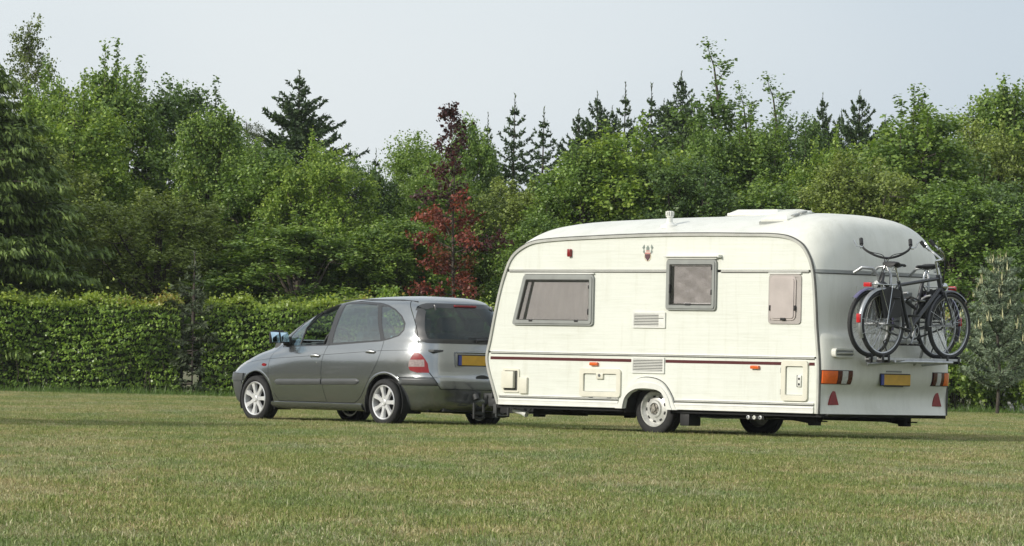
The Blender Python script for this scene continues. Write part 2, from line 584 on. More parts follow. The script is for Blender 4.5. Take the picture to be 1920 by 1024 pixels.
def veg_mats():
    M['bark'] = plain('bark_grey_brown', (0.075, 0.062, 0.048), 0.9, var=0.4, scale=8, bump=0.8, bscale=20)
    M['bark_birch'] = plain('bark_birch', (0.34, 0.33, 0.30), 0.8, var=0.6, scale=6, sc=(1, 1, 4))
    M['bark_dark'] = plain('bark_spruce', (0.060, 0.048, 0.040), 0.9, var=0.4, scale=8)
    M['leaf'] = leaf_mat('leaf_broad', trans=.27, rough=.45, spec=.4)
    M['needle'] = leaf_mat('leaf_needle', trans=.12, rough=.55, spec=.3)
    M['redleaf'] = leaf_mat('leaf_red', trans=.25, rough=.45, spec=.4)
    M['hedgeleaf'] = leaf_mat('leaf_hedge', trans=.32, rough=.38, spec=.5)

PALS = {
    'bright': np.array([(.195, .300, .055), (.225, .325, .058), (.145, .240, .050), (.170, .270, .058)]),
    'mid': np.array([(.130, .220, .050), (.160, .255, .055), (.100, .175, .046)]),
    'dark': np.array([(.080, .140, .048), (.100, .170, .052), (.064, .112, .042)]),
    'olive': np.array([(.185, .240, .060), (.155, .205, .055), (.210, .265, .068)]),
}

def broad_crown(seed, pal, tip, ls=.072, nlobe=32, per=17, fill=45, asym=.18, prof='round', shoots=12, tl=.36):
    """crown in a unit-ish frame: height 1 (z 0..1), radius 1; scaled later to metres by H and R"""
    rg = np.random.default_rng(seed)
    H, Rr = 5.6, 1.75                       # metres the mesh is modelled at
    cen, out, limbs = [], [], []
    lob = []
    for i in range(nlobe):
        h = (i + .5) / nlobe
        h = h ** .9
        if prof == 'round': rad = math.sin(math.pi * min(1, (h * .80 + .14))) ** .45
        elif prof == 'spire': rad = (1 - h) ** .62 * .95 + .06
        else: rad = math.sin(math.pi * (h * .8 + .2)) ** .8
        a = i * 2.4 + rg.uniform(-.5, .5)
        rr = Rr * rad * rg.uniform(.45, .85)
        p = np.array([math.cos(a) * rr, math.sin(a) * rr, h * H * .90])
        size = Rr * rg.uniform(.24, .46) * (.6 + .4 * rad)
        lob.append((p, size))
    lob.append((np.array([rg.uniform(-.1, .1), rg.uniform(-.1, .1), H * .90]), Rr * .34))
    lob.append((np.array([.45, .1, H * .84]), Rr * .34)); lob.append((np.array([-.45, -.1, H * .82]), Rr * .36))
    for p, s in lob:
        k = int(per * (s / (Rr * .36)) ** 1.6) + 4
        d = unit(rg.normal(size=(k, 3)) + unit(np.array([p[0], p[1], .0]))[None] * .7 + np.array([0, 0, .35]))
        c = p + d * np.array([1, 1, .75]) * s * rg.uniform(.6, 1.0, (k, 1))
        cen.append(c); out.append(d)
        base = np.array([p[0] * .12, p[1] * .12, max(.2, p[2] * .62 - .2)])
        limbs.append(([base, base * .4 + p * .6 + np.array([0, 0, -.12]), p], [.045, .03, .015]))
        for q in c[:3]: limbs.append(([p, (p + q) / 2, q], [.015, .011, .006]))
    # dense inside so the crown closes
    k = fill
    h = rg.random(k); a = rg.uniform(0, 6.283, k)
    rad = np.sin(np.pi * np.clip(h * .86 + .14, 0, 1)) ** .6
    rr = Rr * rad * rg.uniform(.1, .6, k)
    c = np.stack([np.cos(a) * rr, np.sin(a) * rr, h * H * .85], 1)
    cen.append(c); out.append(unit(rg.normal(size=(k, 3))))
    parts = [spray(rg, np.concatenate(cen), np.concatenate(out), 8, 10, tl, ls, .72, PALS[pal], tip)]
    # leading shoots standing above the outline
    sc_, so = [], []
    for i in range(shoots):
        p, s = lob[rg.integers(len(lob) // 3, len(lob))]
        q = p + np.array([rg.uniform(-.5, .5) * s, rg.uniform(-.5, .5) * s, s * .8])
        L = rg.uniform(.25, .6)
        for j in range(4): sc_.append(q + np.array([0, 0, L * j / 3])); so.append(np.array([rg.uniform(-.2, .2), rg.uniform(-.2, .2), 1]))
        limbs.append(([q - np.array([0, 0, .3]), q + np.array([0, 0, L])], [.01, .004]))
    if shoots: parts.append(spray(rg, np.array(sc_), unit(np.array(so)), 4, 8, .20, ls, .72, PALS[pal], tip, updir=1.0, spread=.5))
    P, U, V, C = join(parts)
    return quad_mesh("crown", P, U, V, C), limbs, H, Rr

def poplar_crown(seed):
    rg = np.random.default_rng(seed)
    H, Rr = 7.2, 1.0
    cen, out, limbs = [], [], []
    for i in range(44):
        h = (i + .5) / 44
        z0 = H * (.04 + .80 * h)
        a = i * 2.4 + rg.uniform(-.6, .6)
        L = Rr * (1.15 * (1 - h) ** .5 + .08) * rg.uniform(.6, 1.15)
        b = np.array([.12 * math.sin(h * 6), .1 * math.cos(h * 5), z0])
        e = b + np.array([math.cos(a) * L, math.sin(a) * L, L * rg.uniform(.5, 1.1)])
        m = (b + e) / 2 + np.array([0, 0, -.08])
        limbs.append(([b, m, e], [.028, .018, .007]))
        n = max(4, int(L * 15))
        for j in range(n):
            t = .2 + .8 * j / (n - 1)
            q = (b * (1 - t) ** 2 + 2 * m * t * (1 - t) + e * t * t)
            cen.append(q + rg.normal(size=3) * .08); out.append(unit(e - b + rg.normal(size=3) * .3))
    top = [np.array([.0, 0, H * .82]), np.array([-.06, 0, H * .90]), np.array([-.10, .02, H * .96]), np.array([-.20, 0, H * 1.02])]
    limbs.append((top, [.03, .02, .012, .004]))
    limbs.append(([top[1], np.array([.12, 0, H * .97])], [.01, .003]))
    for q in top + [np.array([-.15, 0, H * .99]), np.array([.10, 0, H * .955]), np.array([.05, 0, H * .93]), np.array([-.03, 0, H * .87])]: cen.append(q); out.append(np.array([-.2, 0, .9]))
    parts = [spray(rg, np.array(cen), np.array(out), 8, 7, .24, .062, .85, PALS['mid'], (.13, .17, .06), updir=.3, spread=.8, layer=.3)]
    P, U, V, C = join(parts)
    return quad_mesh("crown", P, U, V, C), limbs, H, Rr

def birch_crown(seed):
    rg = np.random.default_rng(seed)
    H, Rr = 7.6, 1.15
    cen, out, limbs = [], [], []
    for i in range(90):
        h = (i + .5) / 90
        a = i * 2.4 + rg.uniform(-.7, .7)
        L = Rr * ((1 - h) ** .6 * 1.0 + .10) * rg.uniform(.5, 1.2)
        b = np.array([.1 * math.sin(h * 5), 0, H * (.1 + .86 * h)])
        e = b + np.array([math.cos(a) * L, math.sin(a) * L, L * rg.uniform(.3, .9)])
        m = (b + e) / 2 + np.array([0, 0, .08])
        limbs.append(([b, m, e], [.016, .010, .004]))
        n = max(2, int(L * 8))
        for j in range(n):
            t = .25 + .75 * j / max(1, n - 1)
            cen.append(b * (1 - t) ** 2 + 2 * m * t * (1 - t) + e * t * t + rg.normal(size=3) * .08); out.append(unit(e - b + np.array([0, 0, -.9]) + rg.normal(size=3) * .4))
    parts = [spray(rg, np.array(cen), np.array(out), 6, 8, .30, .066, .8, PALS['olive'] * .75, (.12, .16, .05), updir=-.35, spread=.7, layer=.0)]
    P, U, V, C = join(parts)
    return quad_mesh("crown", P, U, V, C), limbs, H, Rr

def spruce_crown(seed, H=7.0, Rr=1.7, thin=False, pal=((.044, .080, .032), (.055, .098, .036), (.036, .066, .030)), tipc=(.12, .17, .055), top_bare=.5, sprw=.062):
    rg = np.random.default_rng(seed)
    pal = np.array(pal)
    Ps, Us, Vs, Cs = [], [], [], []
    limbs = []
    nw = int(H / (.27 if thin else .19))
    slope = .55 if thin else .78
    def twig(p0, d, L, w):
        n = max(2, int(L / .065))
        t = (np.arange(n) + .5) / n
        P = p0 + d * (t * L)[:, None]
        for k in range(2):
            r = unit(np.cross(d + rg.normal(size=(n, 3)) * .25, rg.normal(size=(n, 3))))
            U = unit(d + r * .9) * (.062 * rg.uniform(.7, 1.2, (n, 1))); V = unit(np.cross(U, rg.normal(size=(n, 3)))) * w * .42
            c = pal[rg.integers(0, len(pal), n)] * rg.uniform(.8, 1.2, (n, 1))
            kk = (t[:, None] ** 3) * .6
            Ps.append(P + r * .018); Us.append(U); Vs.append(V); Cs.append(c * (1 - kk) + np.array(tipc) * kk)
    for i in range(nw):
        h = (i + .5) / nw
        z = H * h * (.985 if not thin else .96)
        dz = H * (1 - h)
        Lmax = min(Rr * (1.0 if h < .5 else .95), slope * dz ** .92 + .04)
        nb = 6 if h < .8 else 5
        for k in range(nb + (4 if (not thin and h < .85) else 0)):
            a = 2 * math.pi * k / nb + i * 1.1 + rg.uniform(-.4, .4)
            L = Lmax * (rg.uniform(.68, 1.15) if thin else rg.uniform(.62, 1.1))
            rise = (.50 if h > .80 else (.30 if h > .55 else .12)) * rg.uniform(.6, 1.3)
            zz = z + (rg.uniform(-.1, .1) if thin else rg.uniform(-.15, .15)) * (1 if h < .85 else .3)
            b = np.array([0, 0, zz]); e = np.array([math.cos(a) * L, math.sin(a) * L, zz + L * rise])
            m = (b + e) / 2 + np.array([0, 0, -.10 * L])
            limbs.append(([b, m, e], [.018 * (1.2 - h), .011 * (1.2 - h), .004]))
            n = max(2, int(L / (.085 if not thin else .10)))
            for j in range(n):
                t = .12 + .88 * (j + .5) / n
                q = b * (1 - t) ** 2 + 2 * m * t * (1 - t) + e * t * t
                dd = unit(e - b)
                for s in (-1, 1):
                    sd = np.array([-dd[1], dd[0], 0]) * s
                    tl = min(.34, L * (.26 if thin else .36)) * (1.15 - t) + .05
                    twig(q, unit(dd * .75 + sd * .8 + np.array([0, 0, rg.uniform(-.45, .15)])), tl, sprw)
            twig(e - unit(e - b) * .1, unit(e - b + np.array([0, 0, .15])), .16, sprw)
    twig(np.array([0, 0, H * .94]), np.array([0, 0, 1.0]), H * .06 + .12, sprw * .8)
    limbs.append(([np.array([0, 0, H * .5]), np.array([0, 0, H + .1])], [.045, .008]))
    P, U, V, C = [np.concatenate(x, 0) for x in (Ps, Us, Vs, Cs)]
    return quad_mesh("crown", P, U, V, C), limbs, H, Rr

def droop_crown(seed, H=6.8, Rr=2.6):
    """spruce with layered boughs whose new shoots hang like fingers"""
    rg = np.random.default_rng(seed)
    cen, out, limbs = [], [], []
    nw = 34
    for i in range(nw):
        h = (i + .3) / nw
        z = .15 + H * h * .93
        Lm = Rr * (1 - h) ** .72 + .15
        nb = 12 if h < .7 else 8
        for k in range(nb):
            a = 2 * math.pi * k / nb + i * .9 + rg.uniform(-.25, .25)
            L = Lm * rg.uniform(.62, 1.12)
            b = np.array([0, 0, z]); e = np.array([math.cos(a) * L, math.sin(a) * L, z + L * (.12 + .35 * h) + rg.uniform(-.1, .1)])
            m = (b + e) / 2 + np.array([0, 0, .16 * L])
            limbs.append(([b, m, e], [.03 * (1.2 - h), .018 * (1.2 - h), .006]))
            n = max(3, int(L / .15))
            for j in range(n):
                t = .35 + .65 * (j + .5) / n
                q = b * (1 - t) ** 2 + 2 * m * t * (1 - t) + e * t * t
                w = .32 * (1.3 - t)
                for s in (-1, 0, 1):
                    cen.append(q + np.array([-math.sin(a), math.cos(a), 0]) * s * w * rg.uniform(.5, 1) + rg.normal(size=3) * .03)
                    out.append(np.array([math.cos(a + s * .5), math.sin(a + s * .5), 0]))
    cen = np.array(cen); out = np.array(out)
    n = len(cen)
    # a flat needled bough piece and hanging fingers from each node
    Ps, Us, Vs, Cs = [], [], [], []
    dark = np.array([(.092, .140, .036), (.084, .130, .034), (.110, .165, .042)])
    pale = np.array((.24, .33, .075))
    for k in range(3):
        r = rg.normal(size=(n, 3)) * .5
        U = unit(out * .9 + r + np.array([0, 0, -.1])) * .10; V = unit(np.cross(U, np.array([0, 0, 1.0]) + rg.normal(size=(n, 3)) * .5)) * .032
        Ps.append(cen + rg.normal(size=(n, 3)) * .05); Us.append(U); Vs.append(V); Cs.append(dark[rg.integers(0, 3, n)] * rg.uniform(.8, 1.2, (n, 1)))
    for k in range(5):
        r = rg.normal(size=(n, 3)) * .28
        L = rg.uniform(.055, .10, (n, 1))
        d = unit(np.array([0, 0, -1.0]) + out * .55 + r)
        U = d * L; V = unit(np.cross(d, rg.normal(size=(n, 3)))) * .021
        c0 = cen + out * .06 + rg.normal(size=(n, 3)) * np.array([.06, .06, .02])
        f = rg.uniform(.1, .85, (n, 1)) ** 1.3
        Ps.append(c0 + d * L * .8); Us.append(U); Vs.append(V); Cs.append(dark[rg.integers(0, 3, n)] * (1 - f) + pale * f)
    P, U, V, C = [np.concatenate(x, 0) for x in (Ps, Us, Vs, Cs)]
    return quad_mesh("crown", P, U, V, C), limbs, H, Rr

def red_crown(seed):
    rg = np.random.default_rng(seed)
    H, Rr = 5.2, 1.05
    cen, out, limbs, colr = [], [], [], []
    red = np.array([(.20, .048, .032), (.15, .040, .028), (.24, .070, .040)]); pur = np.array([(.062, .020, .020), (.085, .026, .024), (.050, .020, .018)])
    rust = np.array([(.19, .065, .030), (.15, .050, .026), (.11, .085, .03)])
    parts = []
    nb = 38
    for i in range(nb):
        h = (i + .5) / nb
        z = .1 + H * h * .95
        a = i * 2.4 + rg.uniform(-.5, .5)
        env = .85 if h < .3 else (1.05 if h < .58 else (.75 if h < .68 else (.42 if h < .82 else .32)))
        L = Rr * env * rg.uniform(.45, 1.15)
        b = np.array([.06 * math.sin(h * 7) - .12 * h, 0, z - .1]); e = b + np.array([math.cos(a) * L, math.sin(a) * L, L * rg.uniform(-.05, .35) + .05])
        m = (b + e) / 2 + np.array([0, 0, .06])
        limbs.append(([b, m, e], [.016, .010, .004]))
        n = max(3, int(L * 9)); c = []
        for j in range(n):
            t = .3 + .7 * j / (n - 1)
            c.append(b * (1 - t) ** 2 + 2 * m * t * (1 - t) + e * t * t + rg.normal(size=3) * .05)
        pal = pur if h > .62 else (red if rg.random() < .6 else (pur * 1.5 if rg.random() < .5 else rust))
        parts.append(spray(rg, np.array(c), np.tile(unit(e - b), (n, 1)), 5, 6, .22, .085, .75, pal, pal[0] * 1.3, updir=.0, spread=.75, layer=.9))
    # blob-like purple head
    c = np.array([-.16, 0, H * .99]) + rg.normal(size=(9, 3)) * np.array([.12, .12, .10])
    parts.append(spray(rg, c, unit(rg.normal(size=(9, 3))), 5, 6, .16, .09, .75, pur, pur[1] * 1.2))
    P, U, V, C = join(parts)
    return quad_mesh("crown", P, U, V, C), limbs, H, Rr

def weeping_crown(seed):
    rg = np.random.default_rng(seed)
    H, Rr = 6.4, .6
    n = 420
    h = rg.random(n) ** .6; a = rg.uniform(0, 6.283, n); rr = Rr * (.35 + .65 * np.sin(np.pi * np.clip(h, 0, .93))) * rg.uniform(.2, 1, n)
    c = np.stack([np.cos(a) * rr, np.sin(a) * rr, h * H], 1)
    o = np.stack([np.cos(a) * .3, np.sin(a) * .3, -np.ones(n)], 1)
    limbs = [([(0, 0, 0), (.05, 0, H * .6), (-.25, 0, H * 1.0), (-.42, 0, H * .985)], [.05, .03, .015, .004])]
    c2 = np.array([(-.1 - .3 * t, 0, H * (1.0 - .01 * t) - .05) for t in np.linspace(0, 1, 6)])
    parts = [spray(rg, c, o, 4, 7, .35, .06, .32, np.array([(.085, .105, .05), (.10, .125, .06)]), (.13, .15, .08), updir=-1.0, spread=.35, layer=0),
             spray(rg, c2, np.tile([0, 0, -1.0], (6, 1)), 3, 5, .25, .06, .32, np.array([(.085, .105, .05)]), (.13, .15, .08), updir=-1, spread=.2, layer=0)]
    P, U, V, C = join(parts)
    return quad_mesh("crown", P, U, V, C), limbs, H, Rr

TREES = [
    ('birch', -11.66, 116.0, 9.23, 1.00, 0, 'tall airy birch at the far left rising above everything'),
    ('spruce_droop', -11.55, 103.0, 7.25, 3.25, 0, 'huge drooping spruce with pale hanging shoots at the left edge'),
    ('maple', -10.18, 110.0, 6.90, 1.46, 0, 'yellowish maple directly behind the drooping spruce'),
    ('maple', -9.54, 113.0, 7.62, 1.44, 1, 'tallest broadleaf tree on the left, with two knobbly top shoots'),
    ('maple', -8.37, 115.0, 7.57, 1.46, 2, 'dark green broadleaf tree just right of the tallest one on the left'),
    ('maple', -6.93, 109.0, 6.63, 1.06, 3, 'bright leafy maple with a narrow pointed top left of the dark spruce'),
    ('maple', -7.77, 106.0, 4.55, 1.46, 4, 'low broad maple bulging out above the left hedge'),
    ('weeping', -6.42, 119.0, 6.84, 0.53, 0, 'small grey-green weeping tree touching the left side of the dark spruce'),
    ('spruce', -5.48, 122.0, 8.04, 1.32, 0, 'broad dark spruce standing alone against the sky above the maples'),
    ('maple', -5.55, 108.0, 5.65, 1.25, 5, 'round leafy maple below and left of the dark spruce'),
    ('maple', -4.30, 107.0, 5.63, 1.12, 0, 'leafy maple below and right of the dark spruce'),
    ('maple', -3.57, 109.0, 5.45, 0.90, 2, 'small leafy maple in the dip of the skyline left of the red tree'),
    ('spruce_thin', -3.27, 114.0, 5.77, 0.45, 1, 'small spruce tip showing in the dip of the skyline'),
    ('maple', -4.64, 104.5, 3.75, 1.73, 1, 'low dark maple filling the space right above the car bonnet side of the hedge'),
    ('beech', -2.18, 112.0, 6.16, 1.18, 3, 'arching broadleaf tree immediately left of the red maple'),
    ('red_maple', -1.26, 103.0, 6.33, 0.96, 0, 'narrow red-leaved maple with dark purple top behind the car roof'),
    ('maple', -1.03, 114.0, 6.70, 0.78, 5, 'slender green tree whose tip shows right of the purple treetop'),
    ('spruce_thin', -0.67, 118.0, 6.88, 0.42, 0, 'thin spruce with a bare spire just right of the red maple'),
    ('spruce_thin', -0.02, 119.0, 7.41, 0.66, 2, 'bushy-topped slim spruce, taller of the pair between red maple and caravan'),
    ('spruce_thin', 0.69, 117.0, 6.99, 0.62, 1, 'slim tiered spruce standing right beside the bushy-topped one'),
    ('maple', -0.05, 109.0, 5.07, 1.11, 4, 'olive green maple right behind the red maple'),
    ('maple', -2.52, 105.0, 4.05, 1.28, 3, 'low maple just left of the lower red leaves'),
    ('maple', 0.79, 106.0, 4.15, 1.17, 5, 'low maple left of the caravan front roof edge'),
    ('spruce', 2.08, 123.0, 7.72, 0.84, 1, 'dark spruce with a ragged top left of the two needle-thin spires'),
    ('spruce_thin', 2.81, 124.0, 8.04, 0.62, 0, 'needle-thin spruce spire, left one of two above the bright maple'),
    ('spruce_thin', 3.43, 122.0, 7.90, 0.61, 1, 'needle-thin spruce spire, right one of two above the bright maple'),
    ('spruce', 4.14, 121.0, 8.16, 0.88, 2, 'tall dark spruce with brown cones just left of the poplar'),
    ('maple', 2.49, 108.0, 6.19, 1.49, 0, 'broad bright green maple behind the front of the caravan roof'),
    ('maple', 3.66, 107.0, 5.61, 1.12, 2, 'bright green maple behind the middle of the caravan roof'),
    ('poplar', 4.78, 113.0, 8.41, 1.00, 0, 'tall loose poplar with a wispy leaning tip, highest tree on the right half'),
    ('poplar', 6.28, 115.0, 7.77, 0.94, 0, 'second loose poplar, just right of the highest one'),
    ('spruce', 7.76, 122.0, 7.76, 0.67, 0, 'slim dark spruce left of the pair behind the rear roof'),
    ('spruce', 8.62, 121.0, 7.80, 0.88, 1, 'wider dark spruce right of the pair behind the rear roof'),
    ('spruce', 10.18, 122.0, 7.76, 0.81, 2, 'dark spruce whose tip pokes out of the yellow-green maple'),
    ('maple', 9.25, 109.0, 6.79, 1.81, 1, 'largest yellow-green maple, right above the bicycles'),
    ('maple', 7.69, 106.0, 5.65, 1.17, 4, 'yellow-green maple directly behind the caravan rear roof'),
    ('maple', 9.54, 104.5, 5.10, 1.44, 5, 'big-leaved dark maple right behind the bicycles'),
    ('maple', 11.99, 117.0, 8.09, 1.49, 3, 'tall dark broadleaf tree at the right edge of the picture'),
    ('maple', 5.98, 107.0, 5.13, 1.42, 3, 'dark maple low behind the caravan roof vents'),
    ('maple', 10.96, 106.0, 5.20, 1.29, 2, 'leafy maple above the young pine'),
    ('maple', -11.29, 108.0, 5.74, 1.55, 4, 'broadleaf tree behind the trunk of the drooping spruce'),
    ('maple', -14.09, 112.0, 7.11, 1.86, 2, 'broadleaf tree just outside the left edge'),
    ('maple', 13.77, 112.0, 7.48, 1.86, 0, 'broadleaf tree just outside the right edge'),
    ('maple', 1.54, 107.5, 5.78, 1.13, 5, 'rounded maple at the left foot of the ragged dark spruce'),
    ('maple', 5.36, 110.5, 6.35, 1.28, 1, 'full green maple between the two loose poplars'),
    ('maple', 6.50, 112.5, 6.91, 0.99, 2, 'dark full maple just left of the slim spruce behind the rear roof'),
    ('maple', 7.31, 109.5, 6.08, 1.03, 0, 'bright maple below the slim dark spruce behind the rear roof'),
    ('maple', 8.62, 110.5, 6.42, 1.04, 3, 'maple filling the gap left of the largest yellow-green one'),
    ('maple', 10.79, 112.0, 6.86, 1.05, 4, 'olive maple between the yellow-green one and the dark right-edge tree'),
    ('beech', -1.73, 108.5, 5.32, 0.96, 3, 'small arching tree partly hidden by the purple treetop'),
    ('maple', -6.40, 112.0, 5.89, 0.93, 1, 'maple closing the gap below the grey-green weeping tree'),
    ('maple', 4.42, 110.0, 6.37, 0.91, 5, 'maple crown wrapped round the lower stem of the highest poplar'),
    ('maple', -10.90, 113.0, 7.24, 1.12, 1, 'bright tree showing just right of the birch'),
    ('spruce', 1.62, 124.0, 7.33, 0.79, 2, 'low dark spruce at the left foot of the ragged-topped spruce'),
    ('spruce', 2.49, 124.5, 7.47, 0.76, 1, 'dark spruce filling in just left of the left needle-thin spire'),
    ('spruce', 3.81, 124.0, 7.65, 0.79, 0, 'dark spruce wedged between the right needle-thin spire and the coned spruce'),
    ('spruce', 4.69, 123.0, 7.57, 0.75, 1, 'dark spruce half hidden by the highest poplar'),
    ('spruce', 8.38, 124.0, 7.48, 0.71, 2, 'dark spruce in the notch between the two behind the rear roof'),
    ('spruce', 9.50, 124.0, 7.36, 0.75, 0, 'shorter dark spruce right of the wider one behind the rear roof'),
    ('poplar', 5.51, 114.0, 7.48, 0.78, 0, 'loose poplar standing between the two taller ones'),
]

def build_trees():
    veg_mats()
    lib = {}
    mv = [('bright', (.34, .42, .07)), ('mid', (.29, .38, .07)), ('dark', (.19, .28, .06)), ('mid', (.30, .39, .07)), ('olive', (.31, .37, .08)), ('mid', (.25, .35, .065))]  # tips brightened so clumps look lit over dark recesses; young leaves are lighter too
    def make(kind, v):
        if kind == 'maple':
            pal, tip = mv[v]
            return broad_crown(100 + v, pal, tip, nlobe=26 + v, prof=('round', 'other', 'round', 'spire', 'round', 'other')[v]), M['leaf'], M['bark']
        if kind == 'beech': return broad_crown(150, 'bright', (.17, .23, .05), ls=.065, prof='other', shoots=8, tl=.55), M['leaf'], M['bark']
        if kind == 'poplar': return poplar_crown(160 + v), M['leaf'], M['bark']
        if kind == 'birch': return birch_crown(170), M['leaf'], M['bark_birch']
        if kind == 'spruce': return spruce_crown(180 + v), M['needle'], M['bark_dark']
        if kind == 'spruce_thin': return spruce_crown(190 + v, H=6.6, Rr=1.05, thin=True), M['needle'], M['bark_dark']
        if kind == 'spruce_droop': return droop_crown(200), M['needle'], M['bark_dark']
        if kind == 'red_maple': return red_crown(210), M['redleaf'], M['bark']
        if kind == 'weeping': return weeping_crown(220), M['leaf'], M['bark']
    names = {'maple': ('maple_tree', 'maple'), 'beech': ('beech_tree', 'beech'), 'poplar': ('poplar_tree', 'poplar'), 'birch': ('birch_tree', 'birch'), 'spruce': ('spruce_tree', 'spruce'),
             'spruce_thin': ('spruce_tree', 'spruce'), 'spruce_droop': ('spruce_tree', 'spruce'), 'red_maple': ('red_maple_tree', 'maple'), 'weeping': ('weeping_tree', 'tree')}
    rg = random.Random(8)
    zb = {'maple': .55, 'beech': .8, 'poplar': 1.0, 'birch': 1.2, 'spruce': .5, 'spruce_thin': .5, 'spruce_droop': .25, 'red_maple': 1.0, 'weeping': .8}
    first = {}
    def place(kind, X, Y, H, Rw, v, lab, zrot=None):
        key = (kind, v)
        base = zb[kind]
        # a low tree's crown begins lower, tall ones keep some bare trunk
        if key not in first:
            (me, limbs, h0, r0), lm, bmt = make(kind, v)
            root = empty(names[kind][0], (0, 0, 0))
            cr = link('crown', me, lm, root)
            tk = .45 if kind in ('red_maple', 'birch', 'poplar', 'weeping') else 1.0
            limbs = limbs + [([(0, 0, -base * 1.3), (.02, 0, h0 * .25), (-.03, .02, h0 * .55), (0, 0, h0 * .9)], [.11 * tk, .085 * tk, .055 * tk, .015 * tk])]
            wood(limbs, bmt, 'trunk', root, 5)
            first[key] = (root, h0, r0)
            o = root
        else:
            src, h0, r0 = first[key]
            o = src.copy(); COL.objects.link(o)
            for ch in list(src.children):
                c = ch.copy(); COL.objects.link(c); c.parent = o
        h0, r0 = first[key][1:]
        sz = (H - base) / (h0 * (1.0 if 'spruce' in kind else 1.03))
        sr = Rw / r0 * {'maple': 1.42 if X < 1 else 1.5, 'beech': 1.42, 'spruce': 1.32, 'spruce_thin': 1.35, 'poplar': 1.55}.get(kind, 1.0)
        o.scale = (sr, sr, sz)
        o.location = (X, Y, base)
        o.rotation_euler = (0, 0, rg.uniform(0, 6.28) if zrot is None else zrot)
        tag(o, lab, names[kind][1], 'trees in the row behind the hedge')
        return o
    for (kind, X, Y, H, Rw, v, lab) in TREES:
        place(kind, X, Y, H, Rw, v, lab, 0.0 if kind in ('poplar', 'red_maple', 'weeping', 'birch') else None)
    # trees to the left of the frame: they close the field there, show in the car's flank and throw a shadow over the lawn
    place('maple', -12.0, 49.3, 5.2, 1.5, 2, 'small tree outside the left edge whose shadow crosses the lawn')
    for i in range(7):
        place('maple', -38 + rg.uniform(-2, 2), 42 + i * 6.0, 6.5, 3.0, (1, 2, 5)[i % 3], 'tree of the row far outside the left edge, ' + ['nearest', 'second', 'third', 'fourth', 'fifth', 'sixth', 'farthest'][i] + ' one')
    # darker trees closing the wood behind
    xs = np.linspace(-16, 16, 15)
    for i, x in enumerate(xs):
        place('maple', float(x) + rg.uniform(-.5, .5), 130 + rg.uniform(-2, 3), 5.4 + rg.uniform(-.5, .5), 2.3, (2, 5, 1)[i % 3],
              'dark tree deep in the wood, ' + ('first' if i == 0 else '%s' % ['second', 'third', 'fourth', 'fifth', 'sixth', 'seventh', 'eighth', 'ninth', 'tenth', 'eleventh', 'twelfth', 'thirteenth', 'fourteenth', 'last'][i - 1]) + ' of the back row from the left')

